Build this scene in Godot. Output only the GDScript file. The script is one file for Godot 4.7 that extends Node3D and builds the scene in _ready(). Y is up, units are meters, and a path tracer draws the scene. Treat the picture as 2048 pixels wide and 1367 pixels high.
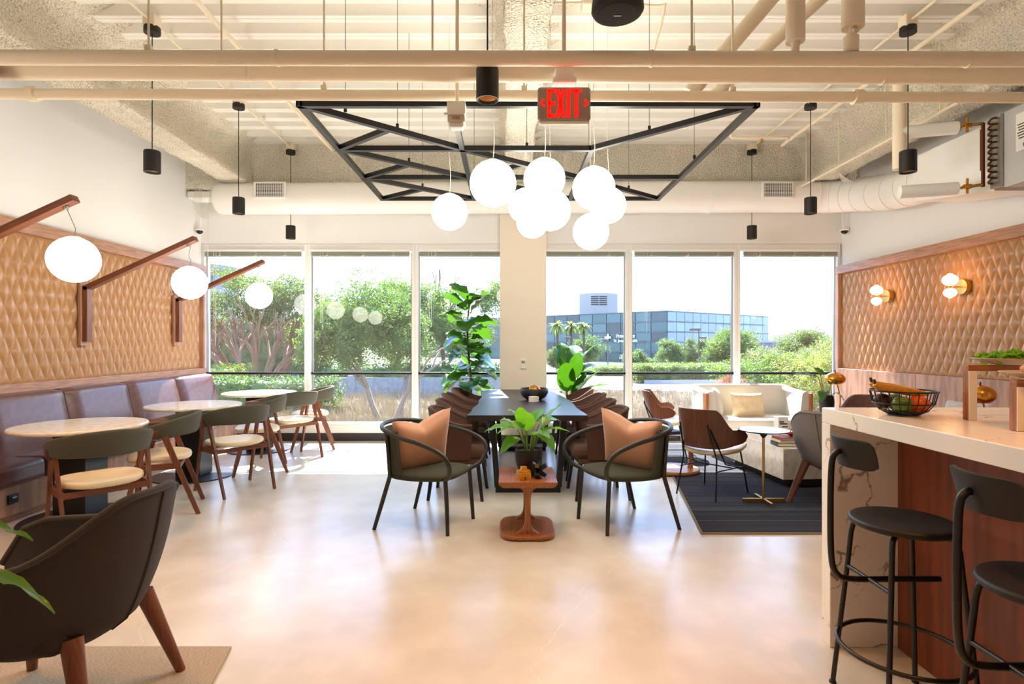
extends Node3D
# A cafe lounge before a wall of windows. x to the right, y up; "d" is the depth into the room (world z = -d), metres.

class MB:
	var V := PackedVector3Array()
	var N := PackedVector3Array()
	var I := PackedInt32Array()
	func tri(a: Vector3, b: Vector3, c: Vector3) -> void:
		var n := (b - a).cross(c - a).normalized()
		var k := V.size()
		V.append_array(PackedVector3Array([a, b, c]))
		N.append_array(PackedVector3Array([n, n, n]))
		I.append_array(PackedInt32Array([k, k + 2, k + 1]))
	func quad(a: Vector3, b: Vector3, c: Vector3, d: Vector3) -> void:
		tri(a, b, c)
		tri(a, c, d)
	func hexa(q: Array) -> void:  # bottom 0 1 2 3 counter-clockwise from above, top 4 5 6 7
		quad(q[3], q[2], q[1], q[0])
		quad(q[4], q[5], q[6], q[7])
		for i in 4:
			var j := (i + 1) % 4
			quad(q[i], q[j], q[j + 4], q[i + 4])
	func hexa_of(q: Array) -> MB:
		hexa(q)
		return self
	func box(c: Vector3, s: Vector3, b := Basis()) -> MB:
		var h := s / 2
		var q := []
		for y in [-h.y, h.y]:
			for e in [[-h.x, h.z], [h.x, h.z], [h.x, -h.z], [-h.x, -h.z]]:
				q.append(c + b * Vector3(e[0], y, e[1]))
		hexa(q)
		return self
	# a box with rounded edges
	func rbox(c: Vector3, s: Vector3, r: float, n := 2, b := Basis()) -> MB:
		var h := s / 2
		r = minf(r, minf(h.x, minf(h.y, h.z)) * 0.999)
		var g := h - Vector3(r, r, r)
		for ax in 3:
			for sg in [-1.0, 1.0]:
				var u := (ax + 1) % 3
				var v := (ax + 2) % 3
				var rows := []
				var nr := []
				for vi in 2 * n + 2:
					var row := PackedVector3Array()
					var rn := PackedVector3Array()
					for ui in 2 * n + 2:
						var q := Vector3()
						q[ax] = sg * h[ax]
						q[u] = rb_line(ui, n, h[u], r) * sg
						q[v] = rb_line(vi, n, h[v], r)
						var inner := q.clamp(-g, g)
						var nn := (q - inner).normalized()
						row.append(c + b * (inner + nn * r))
						rn.append(b * nn)
					rows.append(row)
					nr.append(rn)
				raw(rows, nr)
		return self
	func rb_line(i: int, n: int, h: float, r: float) -> float:
		return -(h - r) - r * tan((n - i) * PI / 4 / n) if i <= n else (h - r) + r * tan((i - n - 1) * PI / 4 / n)
	func raw(rows: Array, nr: Array) -> void:
		var m: int = rows[0].size()
		var k := V.size()
		for i in rows.size():
			V.append_array(rows[i])
			N.append_array(nr[i])
		for i in rows.size() - 1:
			for j in m - 1:
				var a := k + i * m + j
				I.append_array(PackedInt32Array([a, a + m + 1, a + 1, a, a + m, a + m + 1]))
	func normals(rows: Array, cu: bool, cv: bool) -> Array:
		var m: int = rows[0].size()
		var w := rows.size()
		var out := []
		for i in w:
			var r := PackedVector3Array()
			r.resize(m)
			out.append(r)
		for i in (w if cv else w - 1):
			var i2 := (i + 1) % w
			for j in (m if cu else m - 1):
				var j2 := (j + 1) % m
				var n: Vector3 = (rows[i2][j2] - rows[i][j]).cross(rows[i2][j] - rows[i][j2])
				out[i][j] += n
				out[i][j2] += n
				out[i2][j] += n
				out[i2][j2] += n
		for i in w:
			for j in m:
				out[i][j] = out[i][j].normalized()
		return out
	func grid(rows: Array, cu := false, cv := false, flip := false) -> MB:
		var nr := normals(rows, cu, cv)
		var m: int = rows[0].size()
		var w := rows.size()
		var k := V.size()
		for i in w:
			V.append_array(rows[i])
			for n in nr[i]:
				N.append(-n if flip else n)
		for i in (w if cv else w - 1):
			var i2 := (i + 1) % w
			for j in (m if cu else m - 1):
				var j2 := (j + 1) % m
				var a := k + i * m + j
				var b := k + i * m + j2
				var c := k + i2 * m + j2
				var d := k + i2 * m + j
				if flip:
					I.append_array(PackedInt32Array([a, b, c, a, c, d]))
				else:
					I.append_array(PackedInt32Array([a, c, b, a, d, c]))
		return self
	# a sheet of thickness t behind its front (u x v) face, closed all round
	func thick(rows: Array, t: float) -> MB:
		var nr := normals(rows, false, false)
		var back := []
		for i in rows.size():
			var r := PackedVector3Array()
			for j in rows[i].size():
				r.append(rows[i][j] - nr[i][j] * t)
			back.append(r)
		return sandwich(rows, back)
	func sandwich(rows: Array, back: Array) -> MB:
		grid(rows)
		grid(back, false, false, true)
		var w := rows.size() - 1
		var m: int = rows[0].size() - 1
		for j in m:
			quad(back[0][j], back[0][j + 1], rows[0][j + 1], rows[0][j])
			quad(rows[w][j], rows[w][j + 1], back[w][j + 1], back[w][j])
		for i in w:
			quad(rows[i][0], rows[i + 1][0], back[i + 1][0], back[i][0])
			quad(back[i][m], back[i + 1][m], rows[i + 1][m], rows[i][m])
		return self
	func frames(pts: Array, closed: bool, up: Vector3) -> Array:
		var out := []
		var e1 := Vector3.ZERO
		for i in pts.size():
			var a: Vector3 = pts[i - 1] if i > 0 else (pts[-1] if closed else pts[0])
			var b: Vector3 = pts[i + 1] if i < pts.size() - 1 else (pts[0] if closed else pts[i])
			var t := (b - a).normalized()
			if i == 0:
				e1 = up if up != Vector3.ZERO else (Vector3.UP if absf(t.y) < 0.9 else Vector3.RIGHT)
			elif up != Vector3.ZERO:
				e1 = up
			e1 = (e1 - t * e1.dot(t)).normalized()
			out.append([e1, t.cross(e1)])
		return out
	func tube(pts: Array, r, n := 8, closed := false, flat := 1.0, up := Vector3.ZERO) -> MB:
		var fr := frames(pts, closed, up)
		var rows := []
		for i in pts.size():
			var rr: float = r[i] if r is Array else r
			var row := PackedVector3Array()
			for j in n:
				var a := TAU * j / n
				row.append(pts[i] + (fr[i][0] * cos(a) * flat + fr[i][1] * sin(a)) * rr)
			rows.append(row)
		grid(rows, true, closed)
		if not closed:
			for j in n:
				tri(pts[0], rows[0][(j + 1) % n], rows[0][j])
				tri(pts[-1], rows[-1][j], rows[-1][(j + 1) % n])
		return self
	# flattens the last tube about its path, seen from above, to half-width w
	func squash(pts: Array, w: float) -> MB:
		var n := V.size()
		var c := Vector3.ZERO
		for q in pts:
			c += q / pts.size()
		var t: Vector3 = (pts[-1] - pts[0]).normalized()
		var s := t.cross(Vector3.UP).normalized()
		for i in n:
			var near: Vector3 = pts[0]
			for q in pts:
				if absf((V[i] - q).dot(t)) < absf((V[i] - near).dot(t)):
					near = q
			var o := (V[i] - near).dot(s)
			V[i] -= s * (o - o * w / 0.056)
		return self
	func lathe(prof: Array, n := 24, c := Vector3.ZERO, b := Basis()) -> MB:
		var run := [prof[0]]
		for i in range(1, prof.size() + 1):
			if i == prof.size() or prof[i] == prof[i - 1]:
				var rows := []
				for q in run:
					var row := PackedVector3Array()
					for j in n:
						var a := TAU * j / n
						row.append(c + b * Vector3(q.x * cos(a), q.y, -q.x * sin(a)))
					rows.append(row)
				if rows.size() > 1:
					grid(rows, true)
				run = []
			if i < prof.size():
				run.append(prof[i])
		return self
	# a straight bar from a to b, w across and h along "up"; may taper
	func bar(a: Vector3, b: Vector3, w: float, h: float, up := Vector3.UP, k := 1.0) -> MB:
		var t := (b - a).normalized()
		var u := up
		if absf(u.dot(t)) > 0.99:
			u = Vector3.BACK if absf(t.z) < 0.9 else Vector3.RIGHT
		u = (u - t * u.dot(t)).normalized()
		var s := t.cross(u)
		var q := []
		for e in [[a, 1.0], [b, k]]:
			for f in [[1, 1], [-1, 1], [-1, -1], [1, -1]]:
				q.append(e[0] + (s * (w * f[0]) + u * (h * f[1])) * 0.5 * e[1])
		hexa([q[3], q[2], q[1], q[0], q[7], q[6], q[5], q[4]])
		return self
	func extrude(poly: PackedVector2Array, h: float, x := Transform3D()) -> MB:
		var ix := Geometry2D.triangulate_polygon(poly)
		var area := 0.0
		for i in poly.size():
			area += poly[i].cross(poly[(i + 1) % poly.size()])
		if area < 0:
			poly = poly.duplicate()
			poly.reverse()
			ix = Geometry2D.triangulate_polygon(poly)
		var f := func(q, z): return x * Vector3(q.x, q.y, z)
		for i in range(0, ix.size(), 3):
			var a: Vector2 = poly[ix[i]]
			var b: Vector2 = poly[ix[i + 1]]
			var c: Vector2 = poly[ix[i + 2]]
			if (b - a).cross(c - a) < 0:
				var t := b
				b = c
				c = t
			tri(f.call(a, h), f.call(b, h), f.call(c, h))
			tri(f.call(a, 0.0), f.call(c, 0.0), f.call(b, 0.0))
		for i in poly.size():
			var a: Vector2 = poly[i]
			var b: Vector2 = poly[(i + 1) % poly.size()]
			quad(f.call(a, 0.0), f.call(b, 0.0), f.call(b, h), f.call(a, h))
		return self
	func quad_sheet(a: Vector3, b: Vector3) -> MB:
		quad(Vector3(a.x, a.y, a.z), Vector3(b.x, a.y, a.z), Vector3(b.x, b.y, a.z), Vector3(a.x, b.y, a.z))
		return self
	func mesh() -> ArrayMesh:
		var arr := []
		arr.resize(Mesh.ARRAY_MAX)
		arr[Mesh.ARRAY_VERTEX] = V
		arr[Mesh.ARRAY_NORMAL] = N
		arr[Mesh.ARRAY_INDEX] = I
		var m := ArrayMesh.new()
		m.add_surface_from_arrays(Mesh.PRIMITIVE_TRIANGLES, arr)
		return m

var used := {}
var rng := RandomNumberGenerator.new()
var M := {}

func mb() -> MB:
	return MB.new()
func p(x: float, y: float, d: float) -> Vector3:
	return Vector3(x, y, -d)
func face(fx: float, fd: float) -> float:  # the turn that makes a thing that looks along -z look along (fx, fd)
	return atan2(-fx, fd)
func r_(a: float, b: float) -> float:
	return rng.randf_range(a, b)
func numbered(n: String) -> String:
	used[n] = used.get(n, -1) + 1
	return n if used[n] == 0 else "%s_%03d" % [n, used[n]]
func tag(o: Node, label: String, category: String, group := "", kind := "") -> void:
	o.set_meta("label", label)
	o.set_meta("category", category)
	if group:
		o.set_meta("group", group)
	if kind:
		o.set_meta("kind", kind)
func thing(n: String, label: String, category: String, at := Vector3.ZERO, turn := 0.0, group := "", kind := "") -> Node3D:
	var o := Node3D.new()
	o.name = numbered(n)
	add_child(o)
	o.position = at
	o.rotation.y = turn
	tag(o, label, category, group, kind)
	return o
func part(b, n: String, m: Material, parent: Node, at := Vector3.ZERO, bs := Basis()) -> MeshInstance3D:
	var o := MeshInstance3D.new()
	o.mesh = b.mesh() if b is MB else b
	o.material_override = m
	o.name = n
	o.transform = Transform3D(bs, at)
	parent.add_child(o, true)
	return o
func single(b, n: String, m: Material, label: String, category: String, at := Vector3.ZERO, turn := 0.0, group := "", kind := "") -> MeshInstance3D:
	var o := MeshInstance3D.new()
	o.mesh = b.mesh() if b is MB else b
	o.material_override = m
	o.name = numbered(n)
	add_child(o)
	o.position = at
	o.rotation.y = turn
	tag(o, label, category, group, kind)
	return o
func struct(b, n: String, m: Material, label: String, category: String) -> MeshInstance3D:
	return single(b, n, m, label, category, Vector3.ZERO, 0.0, "", "structure")
func copy(o: Node3D, n: String, label: String, at: Vector3, turn: float) -> Node3D:
	var c: Node3D = o.duplicate()
	c.name = numbered(n)
	add_child(c)
	c.position = at
	c.rotation.y = turn
	c.set_meta("label", label)
	return c
func multi(mesh: Mesh, m: Material, n: String, parent: Node, xf: Array, cols: Array = []) -> MultiMeshInstance3D:
	var mm := MultiMesh.new()
	mm.transform_format = MultiMesh.TRANSFORM_3D
	mm.use_colors = not cols.is_empty()
	mm.mesh = mesh
	mm.instance_count = xf.size()
	for i in xf.size():
		mm.set_instance_transform(i, xf[i])
		if cols:
			mm.set_instance_color(i, cols[i])
	var o := MultiMeshInstance3D.new()
	o.multimesh = mm
	o.material_override = m
	o.name = n
	parent.add_child(o, true)
	o.set_meta("kind", "stuff")
	return o
func curve(pts: Array, n := 6, closed := false) -> Array:  # Catmull-Rom through the points
	var out := []
	var k := pts.size()
	for i in (k if closed else k - 1):
		var a = pts[(i - 1 + k) % k] if closed or i > 0 else pts[0]
		var b = pts[i]
		var c = pts[(i + 1) % k]
		var e = pts[(i + 2) % k] if closed or i < k - 2 else pts[k - 1]
		for j in n:
			var t := float(j) / n
			out.append(0.5 * ((2 * b) + (c - a) * t + (2 * a - 5 * b + 4 * c - e) * t * t + (3 * b - a - 3 * c + e) * t * t * t))
	if not closed:
		out.append(pts[k - 1])
	return out

# ---------------------------------------------------------------- materials
func mat(c: Color, rough := 0.6, metal := 0.0) -> StandardMaterial3D:
	var m := StandardMaterial3D.new()
	m.albedo_color = c
	m.roughness = rough
	m.metallic = metal
	return m
func noise_tex(freq: float, oct: int, ramp: Array, size := 512, type := FastNoiseLite.TYPE_SIMPLEX_SMOOTH, warp := 0.0, ridged := false, sd := 1) -> NoiseTexture2D:
	var f := FastNoiseLite.new()
	f.noise_type = type
	f.frequency = freq
	f.fractal_octaves = oct
	f.seed = sd
	f.fractal_type = FastNoiseLite.FRACTAL_RIDGED if ridged else FastNoiseLite.FRACTAL_FBM
	if warp > 0:
		f.domain_warp_enabled = true
		f.domain_warp_amplitude = warp
		f.domain_warp_frequency = freq * 1.5
	var t := NoiseTexture2D.new()
	t.width = size
	t.height = size
	t.seamless = true
	t.noise = f
	if ramp:
		var g := Gradient.new()
		var offs := PackedFloat32Array()
		var cols := PackedColorArray()
		for e in ramp:
			offs.append(e[0])
			cols.append(e[1])
		g.offsets = offs
		g.colors = cols
		t.color_ramp = g
	return t
# branching stone veins: the zero lines of warped noise, now thick, now thin
func vein_tex() -> ImageTexture:
	var n := FastNoiseLite.new()
	n.seed = 4
	n.frequency = 0.0052
	n.fractal_octaves = 4
	n.domain_warp_enabled = true
	n.domain_warp_amplitude = 40.0
	n.domain_warp_frequency = 0.006
	var w := FastNoiseLite.new()
	w.seed = 9
	w.frequency = 0.006
	w.fractal_octaves = 2
	var im := Image.create(1024, 1024, false, Image.FORMAT_RGB8)
	for y in 1024:
		for x in 1024:
			var t := w.get_noise_2d(x, y)
			var v := absf(n.get_noise_2d(x, y))
			var k := 1.0 - smoothstep(0.0, 0.012 + 0.075 * maxf(0.0, t), v)
			k *= clampf(0.55 + t * 2.2, 0.0, 1.0) * 0.75
			im.set_pixel(x, y, Color(1, 0.995, 0.985).lerp(Color(0.46, 0.42, 0.37), k))
	return ImageTexture.create_from_image(im)
func grey(v: float) -> Color:
	return Color(v, v, v)
func tri(m: StandardMaterial3D, s: Vector3, world := false) -> StandardMaterial3D:
	m.uv1_triplanar = true
	m.uv1_world_triplanar = world
	m.uv1_scale = s
	m.uv1_triplanar_sharpness = 6.0
	return m
func bump(m: StandardMaterial3D, t: Texture2D, cm: float) -> StandardMaterial3D:
	m.heightmap_enabled = true
	m.heightmap_texture = t
	m.heightmap_scale = cm
	return m
func wood(c: Color, axis: int, rough := 0.45) -> StandardMaterial3D:
	var m := mat(c, rough)
	m.albedo_texture = M.t_wood
	var s := Vector3(9, 9, 9)
	s[axis] = 0.55
	return tri(m, s)
func cloth(c: Color, cm := 0.05, sheen := 0.25) -> StandardMaterial3D:
	var m := mat(c, 0.95)
	m.albedo_texture = M.t_cloth
	tri(m, Vector3(7, 7, 7))
	bump(m, M.t_weave, cm)
	m.rim_enabled = true
	m.rim = sheen
	m.rim_tint = 0.6
	return m
func leather(c: Color, rough := 0.38) -> StandardMaterial3D:
	var m := mat(c, rough)
	m.albedo_texture = M.t_cloud
	tri(m, Vector3(2.2, 2.2, 2.2))
	return m
func glow(c: Color, e: float) -> StandardMaterial3D:
	var m := mat(c, 0.35)
	m.emission_enabled = true
	m.emission = c
	m.emission_energy_multiplier = e
	return m
func leafy(c: Color, back: Color, rough := 0.4) -> StandardMaterial3D:
	var m := mat(c, rough)
	m.backlight_enabled = true
	m.backlight = back
	return m
func materials() -> void:
	M.t_wood = noise_tex(0.011, 5, [[0.0, grey(0.74)], [0.42, grey(0.87)], [0.55, grey(0.95)], [1.0, grey(1.0)]], 512, FastNoiseLite.TYPE_SIMPLEX_SMOOTH, 18.0)
	M.t_cloth = noise_tex(0.09, 4, [[0.0, grey(0.68)], [0.5, grey(0.9)], [1.0, grey(1.0)]], 512, FastNoiseLite.TYPE_SIMPLEX, 0, false, 4)
	M.t_weave = noise_tex(0.35, 2, [], 512, FastNoiseLite.TYPE_CELLULAR, 0, false, 5)
	M.t_cloud = noise_tex(0.012, 5, [[0.0, grey(0.84)], [1.0, grey(1.0)]], 512, FastNoiseLite.TYPE_SIMPLEX_SMOOTH, 10, false, 6)
	M.t_spray = noise_tex(0.045, 4, [], 1024, FastNoiseLite.TYPE_SIMPLEX, 8, false, 8)
	M.t_spraycol = noise_tex(0.06, 4, [[0.0, Color(0.66, 0.6, 0.5)], [0.28, Color(0.92, 0.89, 0.83)], [0.45, Color(0.99, 0.98, 0.95)], [1.0, Color(1, 1, 1)]], 1024, FastNoiseLite.TYPE_SIMPLEX, 8, false, 8)
	M.t_conc = noise_tex(0.006, 7, [[0.0, Color(0.9, 0.885, 0.86)], [1.0, Color(1, 1, 1)]], 1024, FastNoiseLite.TYPE_SIMPLEX_SMOOTH, 0, false, 9)
	M.t_concr = noise_tex(0.01, 5, [[0.0, grey(0.75)], [1.0, grey(1.0)]], 512, FastNoiseLite.TYPE_SIMPLEX_SMOOTH, 0, false, 10)
	M.t_veins = vein_tex()
	M.t_marble = noise_tex(0.009, 6, [[0.0, Color(0.88, 0.84, 0.79)], [0.45, Color(0.97, 0.955, 0.93)], [1.0, Color(1, 1, 1)]], 1024, FastNoiseLite.TYPE_SIMPLEX_SMOOTH, 60, false, 12)

	M.wall = mat(Color(0.93, 0.93, 0.92), 0.9)
	M.column = mat(Color(0.92, 0.87, 0.8), 0.85)
	M.deck = mat(Color(0.95, 0.94, 0.905), 0.8)
	M.spray = mat(Color(0.97, 0.95, 0.9), 0.97)
	M.spray.albedo_texture = M.t_spraycol
	tri(M.spray, Vector3(0.7, 0.7, 0.7), true)
	bump(M.spray, M.t_spray, 2.6)
	M.floor = mat(Color(0.86, 0.835, 0.785), 0.42)
	M.floor.clearcoat_enabled = true
	M.floor.clearcoat = 0.6
	M.floor.clearcoat_roughness = 0.22
	M.floor.albedo_texture = M.t_conc
	M.floor.roughness_texture = M.t_concr
	tri(M.floor, Vector3(0.33, 0.33, 0.33), true)
	# pale filled cracks and dark specks in the concrete
	var im := Image.create(2048, 2048, false, Image.FORMAT_RGBA8)
	im.fill(Color(0.95, 0.93, 0.9, 0))
	var g := RandomNumberGenerator.new()
	g.seed = 5
	for c in [[900.0, 0.0, 300], [1250.0, 0.0, 300], [300.0, 500.0, 160]]:
		var x: float = c[0]
		var y: float = c[1]
		var vx := 0.0
		for k in c[2] * 7:
			vx = clampf(vx + g.randf_range(-0.35, 0.35), -1.1, 1.1)
			x += vx
			y += 1.0
			var wd := 1 + int(g.randf() * 2.2)
			im.fill_rect(Rect2i(int(x), int(y) % 2048, wd, 1), Color(0.95, 0.93, 0.9, g.randf_range(0.25, 0.6)))
	for k in 900:
		im.fill_rect(Rect2i(g.randi() % 2046, g.randi() % 2046, 1 + g.randi() % 2, 1), Color(0.3, 0.26, 0.22, 0.5))
	M.floor.detail_enabled = true
	M.floor.detail_uv_layer = BaseMaterial3D.DETAIL_UV_2
	M.floor.detail_albedo = ImageTexture.create_from_image(im)
	M.floor.uv2_triplanar = true
	M.floor.uv2_world_triplanar = true
	M.floor.uv2_scale = Vector3(0.2, 0.2, 0.2)
	M.pipe = bump(tri(mat(Color(0.93, 0.87, 0.77), 0.6), Vector3(3, 3, 3)), M.t_cloud, 0.25)
	M.white_metal = mat(Color(0.93, 0.92, 0.9), 0.45)
	M.frame = mat(Color(0.9, 0.89, 0.87), 0.4)
	M.black = mat(Color(0.025, 0.024, 0.023), 0.38)
	M.black_soft = mat(Color(0.05, 0.046, 0.043), 0.55)
	M.black_tube = mat(Color(0.13, 0.12, 0.1), 0.4)
	M.rail = mat(Color(0.06, 0.05, 0.045), 0.35)
	M.dark_base = mat(Color(0.2, 0.18, 0.17), 0.6)
	M.glass = mat(Color(1, 1, 1, 0.045), 0.02)
	M.glass.transparency = BaseMaterial3D.TRANSPARENCY_ALPHA
	M.glass.metallic_specular = 0.5
	M.trim = {}
	M.arm = {}
	M.leg = {}
	M.walnut = {}
	M.teak = {}
	for ax in 3:
		M.trim[ax] = wood(Color(0.73, 0.54, 0.43), ax, 0.4)
		M.arm[ax] = wood(Color(0.5, 0.29, 0.19), ax, 0.4)
		M.leg[ax] = wood(Color(0.48, 0.27, 0.17), ax, 0.38)
		M.walnut[ax] = wood(Color(0.42, 0.24, 0.15), ax, 0.35)
		M.teak[ax] = wood(Color(0.68, 0.42, 0.235), ax, 0.33)
	M.board = mat(Color(0.75, 0.57, 0.46), 0.42)
	M.board.albedo_texture = M.t_wood
	tri(M.board, Vector3(1.6, 0.25, 1.6))
	M.tan = mat(Color(0.68, 0.5, 0.325), 0.3)
	M.banquette = leather(Color(0.43, 0.305, 0.285), 0.28)
	M.cream = mat(Color(0.88, 0.8, 0.66), 0.36)
	M.olive = cloth(Color(0.35, 0.335, 0.28), 0.06)
	M.moss = cloth(Color(0.26, 0.255, 0.19), 0.03, 0.1)
	M.charcoal = cloth(Color(0.25, 0.23, 0.22), 0.05, 0.2)
	M.brown = cloth(Color(0.36, 0.245, 0.19), 0.05, 0.3)
	M.blush = cloth(Color(0.9, 0.69, 0.57), 0.03, 0.4)
	M.linen = cloth(Color(0.86, 0.84, 0.8), 0.04, 0.2)
	M.ribcream = cloth(Color(0.95, 0.86, 0.7), 0.05, 0.2)
	M.greysofa = cloth(Color(0.5, 0.46, 0.42), 0.05, 0.2)
	M.marble = mat(Color(0.91, 0.87, 0.81), 0.16)
	M.marble.albedo_texture = M.t_marble
	tri(M.marble, Vector3(1.3, 1.3, 1.3), true)
	M.quartz = mat(Color(0.95, 0.93, 0.9), 0.14)
	M.quartz.albedo_texture = M.t_veins
	tri(M.quartz, Vector3(0.38, 0.38, 0.38), true)
	M.espresso = wood(Color(0.17, 0.14, 0.125), 2, 0.36)
	M.gold = mat(Color(0.85, 0.6, 0.25), 0.25, 1.0)
	M.brass = mat(Color(0.78, 0.62, 0.36), 0.3, 1.0)
	M.steel = mat(Color(0.7, 0.69, 0.67), 0.35, 1.0)
	M.wire = mat(Color(0.55, 0.53, 0.5), 0.4, 0.8)
	M.globe = glow(Color(1.0, 0.98, 0.93), 12.0)
	M.bulb = glow(Color(1.0, 0.86, 0.62), 5.0)
	M.downlight = glow(Color(1.0, 0.78, 0.5), 2.0)
	M.red = glow(Color(1.0, 0.06, 0.02), 1.6)
	M.ceramic = mat(Color(0.11, 0.1, 0.095), 0.5)
	M.soil = mat(Color(0.2, 0.14, 0.1), 1.0)
	M.plastic = mat(Color(0.92, 0.9, 0.86), 0.4)
	M.plastic_tan = mat(Color(0.62, 0.56, 0.51), 0.5)
	M.leaf_fig = leafy(Color(0.1, 0.25, 0.07), Color(0.24, 0.4, 0.07), 0.3)
	M.leaf_banana = leafy(Color(0.12, 0.31, 0.06), Color(0.2, 0.36, 0.04), 0.32)
	M.leaf_bright = leafy(Color(0.22, 0.45, 0.1), Color(0.5, 0.75, 0.15), 0.38)
	M.bark = tri(mat(Color(0.36, 0.28, 0.22), 0.9), Vector3(3, 1, 3))
	M.bark.albedo_texture = M.t_cloth
	M.stem = mat(Color(0.4, 0.5, 0.2), 0.5)

func _ready() -> void:
	rng.seed = 11
	# camera: level, lens shifted by a few pixels as the photograph's vanishing point is
	var cam := Camera3D.new()
	cam.name = "camera"
	cam.projection = Camera3D.PROJECTION_FRUSTUM
	cam.near = 0.05
	cam.far = 4000.0
	cam.size = 0.05 * 1367.0 / 1140.0
	cam.frustum_offset = Vector2(9.0, 1.5) / 1140.0 * 0.05
	cam.position = Vector3(0, 1.38, 0)
	add_child(cam)
	# sky, sun, exposure
	var env := Environment.new()
	var sky := Sky.new()
	var sm := ProceduralSkyMaterial.new()
	sm.sky_top_color = Color(0.52, 0.71, 1.0)
	sm.sky_horizon_color = Color(0.86, 0.935, 1.0)
	sm.sky_curve = 0.2
	sm.ground_bottom_color = Color(0.45, 0.42, 0.36)
	sm.ground_horizon_color = Color(0.7, 0.68, 0.62)
	sky.sky_material = sm
	env.background_mode = Environment.BG_SKY
	env.sky = sky
	env.background_energy_multiplier = 5.8
	env.tonemap_mode = Environment.TONE_MAPPER_LINEAR
	env.tonemap_exposure = 0.97
	env.sdfgi_enabled = true
	env.ssao_enabled = true
	env.ssil_enabled = true
	var we := WorldEnvironment.new()
	we.name = "environment"
	we.environment = env
	add_child(we)
	var sun := DirectionalLight3D.new()
	sun.name = "sun"
	sun.light_color = Color(1.0, 0.99, 0.98)
	sun.light_energy = 11.0
	sun.light_angular_distance = 0.5
	sun.shadow_enabled = true
	sun.look_at_from_position(Vector3.ZERO, Vector3(0.1, -1.22, 1.0))
	add_child(sun)
	materials()
	M.blind = mat(Color(0.72, 0.73, 0.68), 0.6)
	shell()
	ceiling()
	services()
	lamps()
	quilts()
	banquette()
	cafe()
	dining()
	lounge_front()
	lounge_window()
	bar_counter()
	corner_chair()
	outdoors()

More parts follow.
